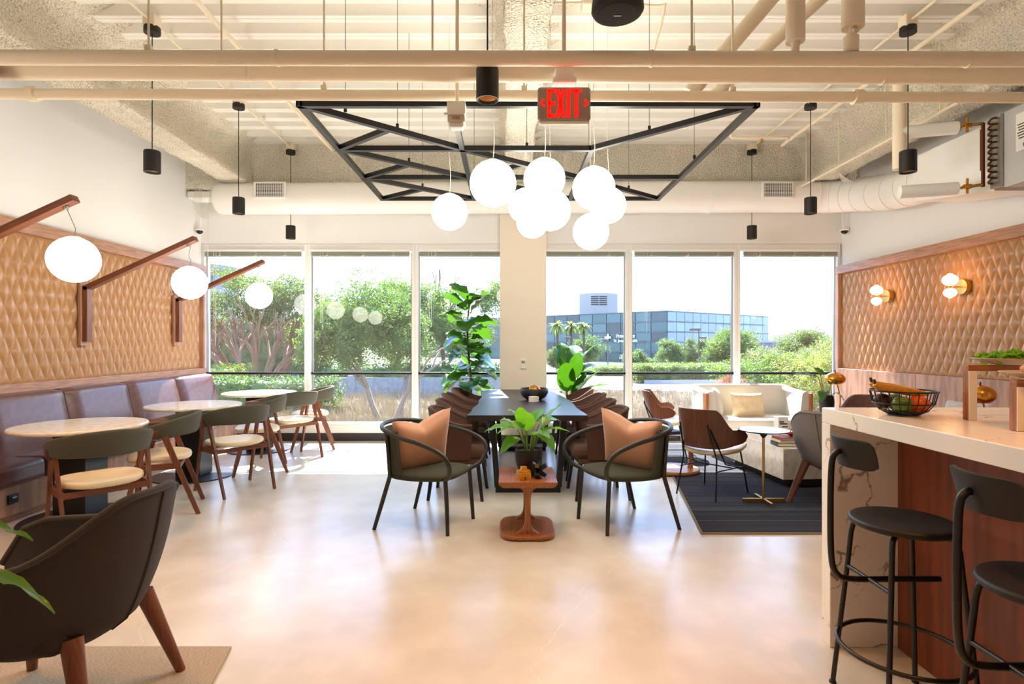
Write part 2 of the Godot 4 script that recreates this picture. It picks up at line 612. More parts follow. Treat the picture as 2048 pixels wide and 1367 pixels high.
# ---------------------------------------------------------------- the room
const XL := -4.3
const XR := 4.7
const DW := 8.07
func shell() -> void:
	struct(mb().box(p(0.2, -0.1, 2.0), Vector3(9.4, 0.2, 12.5)), "floor", M.floor, "polished pale concrete floor of the lounge", "floor")
	struct(mb().box(p(XL - 0.1, 2.08, 2.0), Vector3(0.2, 4.56, 12.5)), "wall_left", M.wall, "white wall above the leather banquette", "wall")
	struct(mb().box(p(XR + 0.1, 2.08, 2.0), Vector3(0.2, 4.56, 12.5)), "wall_right", M.wall, "white wall behind the two brass sconces", "wall")
	struct(mb().box(p(0.2, 2.05, -4.1), Vector3(9.4, 4.5, 0.2)), "wall_behind", M.wall, "white wall closing the room opposite the windows", "wall")
	struct(mb().box(p(0.2, 3.5, DW + 0.08), Vector3(9.4, 1.46, 0.26)), "wall_back", M.wall, "white wall band above the row of windows", "wall")
	# the low ledge under the windows
	struct(mb().rbox(p(0.2, 0.17, DW + 0.03), Vector3(9.0, 0.115, 0.2), 0.008, 1), "trim_1", M.frame, "white window ledge running under the glass", "ledge")
	struct(mb().box(p(0.2, 0.056, DW + 0.06), Vector3(9.0, 0.112, 0.22)), "baseboard_back", M.dark_base, "dark grey base under the white window ledge", "baseboard")
	# column
	var col := thing("column", "square cream column between the windows behind the long table", "column", p(0.215, 0, 7.92), 0, "", "structure")
	part(mb().rbox(Vector3(0, 2.0, 0), Vector3(0.64, 4.0, 0.2), 0.006, 1), "shaft", M.column, col)
	part(mb().box(Vector3(0, 0.056, 0.102), Vector3(0.64, 0.11, 0.012)), "base", M.dark_base, col)
	# six windows
	var xs := [XL, -2.81, -1.3, 0.2, 1.706, 3.228, XR - 0.02]
	var what := ["beside the banquette end, before the many-trunked tree", "with the leaning grey tree trunks behind it", "beside the column, behind the fiddle-leaf fig", "beside the column, behind the broad-leaved plant", "before the corner of the glass office block", "above the pale sofa, before the hills"]
	for i in 6:
		var a: float = xs[i]
		var b: float = xs[i + 1]
		var w := thing("window_%d" % (i + 1), "tall window " + what[i], "window", p((a + b) / 2, 0.226, DW), 0, "", "structure")
		var hw := (b - a) / 2
		var m := mb()
		for s in [-1.0, 1.0]:
			part(mb().rbox(Vector3(s * (hw - 0.022), 1.27, 0.0), Vector3(0.043, 2.54, 0.13), 0.004, 1), "jamb", M.frame, w)
			part(mb().box(Vector3(s * (hw - 0.052), 1.23, -0.01), Vector3(0.018, 2.4, 0.04)), "gasket", M.steel, w)
		part(mb().rbox(Vector3(0, 2.5, 0), Vector3(hw * 2 - 0.088, 0.08, 0.13), 0.004, 1), "head", M.frame, w)
		part(mb().rbox(Vector3(0, 0.015, 0), Vector3(hw * 2 - 0.088, 0.03, 0.13), 0.004, 1), "bottom_rail", M.frame, w)
		part(mb().rbox(Vector3(0, 0.724, 0.03), Vector3(hw * 2 - 0.09, 0.035, 0.05), 0.008, 1), "guard_rail", M.rail, w)
		part(mb().quad_sheet(Vector3(-hw + 0.05, 0.03, 0), Vector3(hw - 0.05, 2.46, 0)), "pane", M.glass, w)
		# the blind, drawn up under the head
		var bl := thing("window_blind", "white blind drawn up over the window " + what[i], "blind", p((a + b) / 2, 2.58, DW - 0.1))
		part(mb().rbox(Vector3(0, 0.085, 0), Vector3(hw * 2 - 0.12, 0.03, 0.045), 0.004, 1), "head_rail", M.white_metal, bl)
		for k in 9:
			part(mb().box(Vector3(0, 0.02 + k * 0.0055, 0), Vector3(hw * 2 - 0.14, 0.0022, 0.045), Basis(Vector3.RIGHT, r_(-0.06, 0.06)) * Basis(Vector3.BACK, r_(-0.002, 0.002))), "slat", M.blind, bl)
		part(mb().rbox(Vector3(0, 0.008, 0), Vector3(hw * 2 - 0.14, 0.014, 0.045), 0.004, 1), "bottom_bar", M.blind, bl)
		for s in [-0.62, 0.05, 0.6]:
			part(mb().tube(curve([Vector3(hw * s, 0.07, 0.026), Vector3(hw * s + 0.02, 0.03, 0.034), Vector3(hw * s - 0.02, 0.005, 0.03), Vector3(hw * s + 0.03, 0.012, 0.03)], 4), 0.003, 5), "cord_loop", M.plastic, bl)
		part(mb().tube([Vector3(-hw + 0.2, 0.08, 0.03), Vector3(-hw + 0.21, -0.9, 0.03)], 0.0025, 4), "pull_cord", M.plastic, bl)
		part(mb().tube([Vector3(-hw + 0.24, 0.08, 0.03), Vector3(-hw + 0.235, -1.1 + r_(-0.2, 0.2), 0.03)], 0.0025, 4), "pull_cord", M.plastic, bl)
	# thermostat on the column
	var th := thing("thermostat", "small white thermostat on the cream column", "thermostat", p(0.215, 1.09, 7.82))
	part(mb().rbox(Vector3(0, 0, 0.008), Vector3(0.08, 0.135, 0.022), 0.006, 2), "case", M.plastic, th)
	part(mb().box(Vector3(0, 0.025, 0.0195), Vector3(0.05, 0.035, 0.002)), "display", mat(Color(0.55, 0.56, 0.5), 0.3), th)
	# dome cameras high in the corners
	for e in [[XL + 0.06, "black dome camera in the corner above the banquette end"], [XR - 0.06, "black dome camera in the corner above the brass sconces"]]:
		var c := thing("dome_camera", e[1], "camera", p(e[0], 2.92, 7.85))
		part(mb().lathe([Vector2(0.0, 0.03), Vector2(0.06, 0.03), Vector2(0.06, 0.0), Vector2(0, 0)], 18), "housing", M.plastic, c)
		var dome := []
		for k in 7:
			dome.append(Vector2(0.045 * sin(k * PI / 12), -0.045 * cos(k * PI / 12)))
		part(mb().lathe(dome, 18), "dome", mat(Color(0.03, 0.03, 0.03), 0.08), c)
		part(mb().tube([Vector3(0, 0.03, 0), Vector3(0.0, 0.5, -0.02)], 0.004, 5), "cable", M.plastic, c)

# the rough sprayed coat of a beam: an I-section swept along its length and roughened
func sprayed(prof: Array, a: Vector3, b: Vector3, across: Vector3, amp: float) -> MB:
	var f := FastNoiseLite.new()
	f.frequency = 4.0
	f.fractal_octaves = 3
	var n := int((b - a).length() / 0.045)
	var rows := []
	var nrm := []
	for i in n + 1:
		var row := PackedVector3Array()
		var o := a.lerp(b, float(i) / n)
		for q in prof:
			row.append(o + across * q.x + Vector3.UP * q.y)
		rows.append(row)
	var m := mb()
	nrm = m.normals(rows, false, false)
	for i in rows.size():
		for j in rows[i].size():
			rows[i][j] += nrm[i][j] * f.get_noise_3dv(rows[i][j]) * amp
	m.grid(rows)
	return m
func dense(prof: Array, step: float) -> Array:
	var out := []
	for i in prof.size() - 1:
		var n := maxi(1, int((prof[i + 1] - prof[i]).length() / step))
		for k in n:
			out.append(prof[i].lerp(prof[i + 1], float(k) / n))
	out.append(prof[-1])
	return out
func ceiling() -> void:
	var c := thing("ceiling", "cream ribbed metal deck ceiling with rough sprayed beams", "ceiling", Vector3.ZERO, 0, "", "structure")
	part(mb().box(p(0.2, 4.185, 2.0), Vector3(9.4, 0.2, 12.5)), "deck_slab", M.deck, c)
	var rib := mb()
	# one trapezoidal rib, hung under the deck, a metre long along x
	var h := 0.106
	rib.hexa([Vector3(0, 0, 0.05), Vector3(1, 0, 0.05), Vector3(1, 0, -0.05), Vector3(0, 0, -0.05), Vector3(0, h, 0.075), Vector3(1, h, 0.075), Vector3(1, h, -0.075), Vector3(0, h, -0.075)])
	rib.box(Vector3(0.5, -0.0015, 0.0), Vector3(1, 0.003, 0.01))
	var rm := rib.mesh()
	var d := 7.42
	while d > -3.9:
		for e in [[-3.42, 0.05], [0.21, 3.96]]:
			part(rm, "deck_rib", M.deck, c, p(e[0], 3.98, d), Basis.from_scale(Vector3(e[1] - e[0], 1, 1)))
		d -= 0.258
	# beams along the depth: bottom flange, web and a fillet that swells out on to the ribs
	for e in [[-3.51, 0.15], [0.13, 0.14], [4.01, 0.13]]:
		var w: float = e[1]
		var half := [Vector2(-0.42, 0.635), Vector2(-0.3, 0.6), Vector2(-0.16, 0.5), Vector2(-0.09, 0.38), Vector2(-0.07, 0.2), Vector2(-0.1, 0.12), Vector2(-w + 0.01, 0.07), Vector2(-w - 0.015, 0.035), Vector2(-w + 0.005, 0.0)]
		var prof := half.duplicate()
		for k in half.size():
			var q: Vector2 = half[half.size() - 1 - k]
			prof.append(Vector2(-q.x, q.y))
		part(sprayed(dense(prof, 0.04), p(e[0], 3.43, 7.66), p(e[0], 3.43, -3.9), Vector3.RIGHT, 0.03), "beam", M.spray, c)
	# the edge beam over the windows
	var bp := [Vector2(-0.25, 0.6), Vector2(-0.08, 0.55), Vector2(-0.03, 0.4), Vector2(0.0, 0.2), Vector2(0.0, 0.02), Vector2(0.06, 0.0), Vector2(0.4, 0.0)]
	part(sprayed(dense(bp, 0.045), p(XL, 3.42, 7.62), p(XR, 3.42, 7.62), Vector3(0, 0, -1), 0.03), "beam", M.spray, c)
	var sh := [Vector2(-0.0, 0.0), Vector2(0.0, 0.12), Vector2(0.25, 0.12)]
	part(mb().rbox(p(-3.98, 3.36, 7.75), Vector3(0.62, 0.1, 0.25), 0.02, 2), "ledge", M.deck, c)

# ---------------------------------------------------------------- pipes, duct, signs
func straight(a: Vector3, b: Vector3, step := 0.25) -> Array:
	var n := maxi(1, int((b - a).length() / step))
	var out := []
	for i in n + 1:
		out.append(a.lerp(b, float(i) / n))
	return out
func ring(c: Vector3, axis: Vector3, r: float, w: float) -> MB:
	return mb().tube([c - axis * w / 2, c + axis * w / 2], r, 16)
func services() -> void:
	# three pipes across the room
	var spec := [[2.97, 2.86, 2.86, 0.0385, "thick cream pipe crossing the ceiling in front of the exit sign stem"], [3.19, 2.9, 2.873, 0.049, "thickest cream pipe crossing the ceiling just behind the exit sign"], [3.42, 2.868, 2.852, 0.0315, "slim cream pipe crossing the ceiling behind the black cylinder pendant"]]
	for i in 3:
		var s = spec[i]
		var t := thing("ceiling_pipe", s[4], "pipe", p(0, 0, s[0]))
		var a := Vector3(XL + 0.02, s[1] + 0.008, 0)
		var b := Vector3(XR - 0.02, s[2] - 0.008, 0)
		part(mb().tube(straight(a, b), s[3], 20), "pipe", M.pipe, t)
		for x in [[-1.2, 0.75, 2.4], [-1.45, 0.02, 2.1], [-2.85, 2.1, 3.6]][i]:
			var q: Vector3 = a.lerp(b, (x - a.x) / (b.x - a.x))
			part(ring(q, Vector3.RIGHT, s[3] + (0.004 if i < 2 else 0.012), 0.012 if i < 2 else 0.05), "coupling", M.pipe, t)
		for x in [[-1.87, 0.96, 2.9], [-1.6, -0.42, 1.9], [-1.1, 0.1, 1.35]][i]:
			var q: Vector3 = a.lerp(b, (x - a.x) / (b.x - a.x))
			part(mb().tube([q + Vector3(0, s[3], 0), Vector3(q.x, 4.06, 0)], 0.0065, 6), "hanger_rod", M.pipe, t)
			part(mb().rbox(q + Vector3(0, s[3] + 0.012, 0), Vector3(0.035, 0.028, 0.03), 0.004, 1), "clamp", M.pipe, t)
	# insulated risers and slanting pipes over the bar side
	var up1 := thing("riser_pipe", "stubby white insulated riser ending on the front ceiling pipe", "pipe", p(1.5, 0, 2.97))
	part(mb().tube([Vector3(0, 2.945, 0), Vector3(0, 4.06, 0)], 0.047, 18), "sleeve", M.pipe, up1)
	part(mb().tube([Vector3(0, 2.89, 0), Vector3(0, 2.95, 0)], 0.02, 12), "pipe", M.pipe, up1)
	var up2 := thing("riser_pipe", "white insulated riser with a bare valve gap above the front ceiling pipe", "pipe", p(1.79, 0, 2.97))
	part(mb().tube([Vector3(0.01, 3.02, 0), Vector3(0.01, 4.06, 0)], 0.054, 18), "sleeve", M.pipe, up2)
	part(mb().lathe([Vector2(0.0, 2.89), Vector2(0.036, 2.89), Vector2(0.038, 2.97), Vector2(0, 2.97)], 16), "coupling", M.pipe, up2)
	part(mb().tube([Vector3(0.004, 2.96, 0), Vector3(0.01, 3.03, 0)], 0.018, 10), "valve", M.pipe, up2)
	part(mb().rbox(Vector3(0.012, 2.995, 0.012), Vector3(0.03, 0.018, 0.035), 0.004, 1), "valve_cap", M.pipe, up2)
	var sp := single(mb().tube(straight(p(1.2, 3.02, 3.75), p(1.98, 3.92, 3.5)), 0.05, 18), "slanting_pipe", M.pipe, "thick cream pipe slanting up beside the stubby riser", "pipe")
	var sp2 := single(mb().tube(straight(p(1.42, 3.1, 4.1), p(2.35, 3.93, 4.0)), 0.045, 18), "slanting_pipe", M.pipe, "thinner cream pipe slanting up behind the valve riser", "pipe")
	# conduits along the depth
	single(mb().tube(straight(p(-2.83, 3.93, 1.0), p(-2.83, 3.93, 7.5)), 0.011, 8), "conduit", M.pipe, "thin white conduit feeding the pendants on the banquette side", "conduit")
	single(mb().tube(straight(p(3.19, 3.93, 1.0), p(3.19, 3.93, 7.5)), 0.011, 8), "conduit", M.pipe, "thin white conduit feeding the pendants on the bar side", "conduit")
	single(mb().tube(straight(p(-2.25, 3.85, -2.0), p(-2.25, 3.85, 7.3)), 0.021, 10), "sprinkler_pipe", M.pipe, "white sprinkler pipe running straight under the deck on the banquette side", "pipe")
	var sq := thing("sprinkler_pipe", "white sprinkler pipe with an elbow turning across under the deck", "pipe")
	part(mb().tube(curve([p(3.36, 3.8, -2.0), p(3.36, 3.8, 2.0), p(3.36, 3.8, 6.62), p(3.3, 3.8, 6.73), p(2.72, 3.8, 6.73), p(2.64, 3.84, 6.73), p(2.63, 4.06, 6.73)], 5), 0.02, 10), "pipe", M.pipe, sq)
	part(mb().lathe([Vector2(0, -0.05), Vector2(0.014, -0.045), Vector2(0.01, -0.01), Vector2(0.018, 0)], 10, p(3.0, 3.78, 6.73)), "sprinkler_head", M.brass, sq)
	var jb := thing("junction_box", "flat white junction box with bent conduits under the deck by the middle beam", "junction box", p(0.62, 3.94, 4.3))
	part(mb().rbox(Vector3(0, 0, 0), Vector3(0.12, 0.08, 0.12), 0.01, 1), "box", M.pipe, jb)
	part(mb().lathe([Vector2(0, -0.1), Vector2(0.05, -0.1), Vector2(0.05, -0.1), Vector2(0.055, -0.03)], 16, Vector3(0.28, 0.06, 0)), "canister", M.pipe, jb)
	part(mb().tube(curve([Vector3(-0.3, 0.0, 0), Vector3(-0.06, 0, 0)], 3), 0.011, 8), "conduit", M.pipe, jb)
	part(mb().tube(curve([Vector3(0.06, 0, 0), Vector3(0.5, -0.02, 0), Vector3(0.56, -0.06, 0), Vector3(0.5, -0.4, -0.3)], 5), 0.011, 8), "conduit", M.pipe, jb)

	# round duct along the window wall, turning to the air handler over the bar side
	var du := thing("air_duct", "large round white air duct along the window wall", "duct", p(0, 0, 0))
	part(mb().tube([p(-3.74, 3.24, 7.38), p(-3.7, 3.24, 7.38), p(0, 3.255, 7.38), p(3.9, 3.27, 7.38)], [0.185, 0.2, 0.2, 0.2], 36), "barrel", M.white_metal, du)
	for x in [-2.2, -0.6, 1.1, 2.6]:
		part(ring(p(x, 3.255, 7.38), Vector3.RIGHT, 0.203, 0.02), "seam", M.white_metal, du)
	for x in [-2.99, 3.4]:
		# supply grille let into the barrel
		var g := part(mb().rbox(Vector3.ZERO, Vector3(0.4, 0.205, 0.03), 0.006, 1), "grille", M.white_metal, du, p(x, 3.3, 7.172))
		part(mb().box(Vector3(0, 0, 0.012), Vector3(0.35, 0.165, 0.012)), "throat", mat(Color(0.12, 0.12, 0.11), 0.9), g)
		for k in 9:
			part(mb().box(Vector3(0, -0.072 + k * 0.018, 0.021), Vector3(0.35, 0.0045, 0.008)), "blade", M.white_metal, g)
		for k in 16:
			part(mb().box(Vector3(-0.168 + k * 0.0224, 0, 0.025), Vector3(0.0045, 0.165, 0.006)), "blade", M.white_metal, g)
	var fl := curve([p(3.86, 3.27, 7.38), p(4.15, 3.25, 7.3), p(4.33, 3.2, 7.0), p(4.36, 3.1, 6.5), p(4.37, 3.06, 6.1), p(4.37, 3.05, 5.75)], 9)
	var fr := []
	for k in fl.size():
		fr.append(0.2 + 0.005 * (k % 2))
	part(mb().tube(fl, fr, 28), "flexible_elbow", M.white_metal, du)
	for k in range(4, fl.size() - 2, 5):
		part(mb().tube([fl[k], fl[k].lerp(fl[k + 1], 0.3)], 0.211, 28), "clamp_band", M.white_metal, du)
	# air handler
	var ah := thing("air_handler", "white ceiling air handler with copper coil and brass valves", "air handler", p(4.37, 0, 4.8))
	part(mb().hexa_of([Vector3(-0.27, 2.66, 0.0), Vector3(0.27, 2.66, 0.0), Vector3(0.27, 2.8, -0.95), Vector3(-0.27, 2.8, -0.95), Vector3(-0.27, 3.25, 0.0), Vector3(0.27, 3.25, 0.0), Vector3(0.27, 3.25, -0.95), Vector3(-0.27, 3.25, -0.95)]), "plenum", M.white_metal, ah)
	part(mb().rbox(Vector3(0, 2.97, 0.75), Vector3(0.56, 0.62, 1.3), 0.008, 1), "cabinet", mat(Color(0.75, 0.75, 0.74), 0.5, 0.3), ah)
	part(mb().box(Vector3(-0.285, 2.97, 0.05), Vector3(0.04, 0.6, 0.1)), "coil_plate", M.steel, ah)
	for k in 11:
		var y := 2.71 + k * 0.05
		part(mb().tube(curve([Vector3(-0.29, y, 0.02), Vector3(-0.335, y + 0.005, 0.02), Vector3(-0.345, y + 0.02, 0.04), Vector3(-0.335, y + 0.035, 0.06), Vector3(-0.29, y + 0.04, 0.06)], 3), 0.008, 8), "return_bend", mat(Color(0.35, 0.22, 0.15), 0.4, 0.8), ah)
	part(mb().tube([Vector3(-0.34, 2.7, -0.03), Vector3(-0.34, 3.24, -0.03)], 0.014, 10), "header_pipe", mat(Color(0.4, 0.2, 0.12), 0.4, 0.8), ah)
	part(mb().tube([Vector3(-0.32, 2.85, -0.07), Vector3(-0.32, 3.2, -0.07)], 0.011, 10), "header_pipe", mat(Color(0.4, 0.2, 0.12), 0.4, 0.8), ah)
	for y in [2.72, 3.24]:
		part(mb().tube([Vector3(-0.34, y, -0.03), Vector3(-0.52, y - 0.02, -0.08)], 0.013, 10), "valve_pipe", M.brass, ah)
		part(mb().rbox(Vector3(-0.45, y - 0.01, -0.06), Vector3(0.06, 0.04, 0.04), 0.008, 1), "valve_body", M.gold, ah)
		part(mb().tube([Vector3(-0.45, y - 0.07, -0.06), Vector3(-0.45, y + 0.06, -0.06)], 0.01, 8), "valve_stem", M.gold, ah)
		part(mb().tube([Vector3(-0.52, y - 0.02, -0.08), Vector3(-0.93, y - 0.02, -0.2)], 0.055, 18), "pipe_sleeve", M.white_metal, ah)
	part(mb().tube([Vector3(-0.93, 2.9, -0.2), Vector3(-0.93, 3.26, -0.2), Vector3(-0.93, 3.9, -0.2)], 0.055, 18), "pipe_sleeve", M.pipe, ah)
	# rating plates on the cabinet side
	var pl := part(mb().box(Vector3(-0.283, 3.06, 0.35), Vector3(0.004, 0.3, 0.26)), "rating_plate", M.plastic, ah)
	for k in 6:
		part(mb().box(Vector3(-0.2862, 3.12 - k * 0.022, 0.3), Vector3(0.002, 0.008, 0.13 - 0.01 * (k % 3))), "print_line", M.black, pl)
	part(mb().box(Vector3(-0.2862, 2.95, 0.32), Vector3(0.002, 0.03, 0.07)), "blue_mark", mat(Color(0.1, 0.5, 0.8), 0.5), pl)
	part(mb().box(Vector3(-0.283, 3.16, 0.56), Vector3(0.004, 0.22, 0.12)), "label_sheet", M.plastic, ah)
	# strut and drop rods by the handler
	var stt := thing("support_rail", "thin white hanging rail with drop rods beside the air handler", "rail", p(3.72, 0, 5.9))
	part(mb().tube(straight(p(0.0, 3.36, -1.2), p(0.0, 3.36, 1.3)), 0.014, 8), "rail", M.pipe, stt)
	for z in [-1.0, -0.3, 0.5, 1.2]:
		part(mb().tube([p(0, 3.36, z), p(0, 4.06, z)], 0.008, 6), "drop_rod", M.pipe, stt)
	var cb := thing("cable_bundle", "tangle of thin white cables hanging by the duct end", "cables", p(-3.95, 3.1, 7.5))
	for k in 5:
		var ww := 0.05 + 0.02 * k
		part(mb().tube(curve([Vector3(-ww, 0.28, 0.05), Vector3(-ww, 0.05, 0.06 + 0.01 * k), Vector3(0, -0.06 - 0.01 * k, 0.06), Vector3(ww, 0.06, 0.06), Vector3(ww, 0.3, 0.04)], 5), 0.004, 5), "cable", M.plastic, cb)
	part(mb().tube([Vector3(0.05, 0.0, 0.08), Vector3(0.06, -0.9, 0.1)], 0.005, 5), "cable", M.plastic, cb)
	var cb2 := thing("cable_bundle", "coil of thin white cables hanging beside the duct elbow", "cables", p(4.1, 3.42, 6.9))
	for k in 5:
		var ww := 0.03 + 0.015 * k
		part(mb().tube(curve([Vector3(-ww, 0.2, 0.0), Vector3(-ww - 0.04, 0.0, 0.02 * k), Vector3(0.03 * k - 0.05, -0.1, 0.03), Vector3(ww, 0.02, 0.03), Vector3(0, 0.22, 0.0)], 5), 0.004, 5), "cable", M.plastic, cb2)

	# hanging speaker
	var spk := thing("pendant_speaker", "black dome speaker hanging above the front ceiling pipe", "speaker", p(0.55, 3.02, 2.85))
	part(mb().lathe([Vector2(0.0, 0.0), Vector2(0.105, 0.0), Vector2(0.122, 0.006), Vector2(0.13, 0.02), Vector2(0.128, 0.05), Vector2(0.115, 0.12), Vector2(0.09, 0.18), Vector2(0.05, 0.22), Vector2(0.0, 0.23)], 32), "body", M.black_soft, spk)
	part(mb().lathe([Vector2(0.0, -0.004), Vector2(0.1, -0.004), Vector2(0.104, 0.001)], 32), "grille", mat(Color(0.14, 0.14, 0.14), 0.7), spk)
	part(mb().rbox(Vector3(0, -0.006, 0), Vector3(0.036, 0.004, 0.008), 0.001, 1), "badge", M.steel, spk)
	part(mb().tube([Vector3(0, 0.22, 0), Vector3(0, 1.04, 0)], 0.004, 6), "cable", M.black, spk)

	# exit sign
	var ex := thing("exit_sign", "exit sign with glowing red letters and arrows hung from the ceiling", "sign", p(0.305, 2.665, 3.08))
	part(mb().rbox(Vector3(0, 0, 0), Vector3(0.285, 0.18, 0.045), 0.016, 3), "face", M.plastic_tan, ex)
	part(mb().rbox(Vector3(0, -0.008, -0.012), Vector3(0.275, 0.188, 0.035), 0.012, 2), "case", M.plastic, ex)
	part(mb().rbox(Vector3(0, 0.118, 0), Vector3(0.13, 0.028, 0.1), 0.01, 2), "canopy", M.plastic, ex)
	part(mb().rbox(Vector3(0, 0.155, -0.005), Vector3(0.1, 0.055, 0.08), 0.006, 2), "junction_box", M.plastic, ex)
	part(mb().tube([Vector3(0, 0.18, 0), Vector3(0, 1.38, 0)], 0.011, 10), "stem", M.pipe, ex)
	# letters as bars, like stencilled cut-outs
	var H := 0.152
	var z := 0.0252
	var y0 := -0.078
	var y1 := 0.074
	var le := mb()
	le.box(Vector3(-0.083, -0.002, z), Vector3(0.018, H, 0.003))
	for y in [y0 + 0.009, -0.002, y1 - 0.009]:
		le.box(Vector3(-0.0685, y, z), Vector3(0.037, 0.0185, 0.003))
	part(le, "letter", M.red, ex)
	var lx := mb()
	for s in [-1.0, 1.0]:
		lx.bar(Vector3(-0.0205 - s * 0.018, y0, z), Vector3(-0.0205 + s * 0.018, y1, z), 0.003, 0.019, Vector3.RIGHT)
	part(lx, "letter", M.red, ex)
	part(mb().box(Vector3(0.022, -0.002, z), Vector3(0.018, H, 0.003)), "letter", M.red, ex)
	part(mb().box(Vector3(0.064, -0.002, z), Vector3(0.018, H, 0.003)).box(Vector3(0.064, y1 - 0.009, z), Vector3(0.056, 0.0185, 0.003)), "letter", M.red, ex)
	for s in [-1.0, 1.0]:
		part(mb().bar(Vector3(s * 0.128, 0.0, z), Vector3(s * 0.108, 0.018, z), 0.003, 0.009).bar(Vector3(s * 0.128, 0.0, z), Vector3(s * 0.108, -0.018, z), 0.003, 0.009), "arrow", M.red, ex)
	var el := OmniLight3D.new()
	el.name = "sign_light"
	el.light_color = Color(1, 0.08, 0.03)
	el.light_energy = 0.004
	el.light_size = 0.08
	el.omni_range = 12.0
	el.omni_attenuation = 2.0
	el.shadow_enabled = true
	el.position = Vector3(0, 0, 0.1)
	ex.add_child(el)
	# fire strobe
	var fs := thing("fire_alarm_strobe", "white fire alarm strobe lettered FIRE on a thin stem", "fire alarm", p(-0.295, 2.68, 3.31))
	part(mb().rbox(Vector3(0, 0.05, 0), Vector3(0.105, 0.075, 0.09), 0.006, 1), "box", M.plastic, fs)
	part(mb().rbox(Vector3(-0.01, 0.012, 0.0), Vector3(0.12, 0.012, 0.1), 0.003, 1), "plate", M.plastic, fs)
	part(mb().rbox(Vector3(0, -0.013, 0), Vector3(0.1, 0.04, 0.085), 0.006, 1), "housing", mat(Color(0.85, 0.78, 0.7), 0.5), fs)
	part(mb().rbox(Vector3(0, -0.045, 0), Vector3(0.085, 0.03, 0.07), 0.012, 2), "lens", mat(Color(0.93, 0.92, 0.9), 0.08), fs)
	part(mb().tube([Vector3(0.003, 0.08, 0), Vector3(0.003, 1.38, 0)], 0.0105, 10), "stem", M.pipe, fs)
	var fire := TextMesh.new()
	fire.text = "FIRE"
	fire.font = SystemFont.new()
	fire.font.font_names = PackedStringArray(["Droid Sans"])
	fire.font_size = 24
	fire.pixel_size = 0.001
	fire.depth = 0.002
	part(fire, "lettering", mat(Color(0.55, 0.4, 0.32), 0.6), fs, Vector3(0, -0.012, 0.044))

# ---------------------------------------------------------------- lamps
func omni(parent: Node, at: Vector3, c: Color, e: float, size: float) -> void:
	var l := OmniLight3D.new()
	l.name = "lamp_light"
	l.light_color = c
	l.light_energy = e
	l.light_size = size
	l.omni_range = 14.0
	l.omni_attenuation = 2.0
	l.shadow_enabled = true
	l.position = at
	parent.add_child(l, true)
func globe_mesh(r: float) -> ArrayMesh:
	var prof := []
	for k in 13:
		var a := -PI / 2 + (PI / 2 + 1.22) * k / 12.0
		prof.append(Vector2(r * cos(a), r * sin(a)))
	prof.append(Vector2(r * 0.28, r * 0.97))
	prof.append(Vector2(0.0, r * 0.975))
	return mb().lathe(prof, 28).mesh()
func spot(parent: Node, at: Vector3, e: float) -> void:
	var l := SpotLight3D.new()
	l.name = "lamp_light"
	l.light_color = Color(1.0, 0.64, 0.24)
	l.light_energy = e
	l.light_size = 0.04
	l.spot_range = 14.0
	l.spot_attenuation = 2.0
	l.spot_angle = 52.0
	l.spot_angle_attenuation = 0.8
	l.shadow_enabled = true
	l.position = at
	l.rotation.x = -PI / 2
	parent.add_child(l, true)
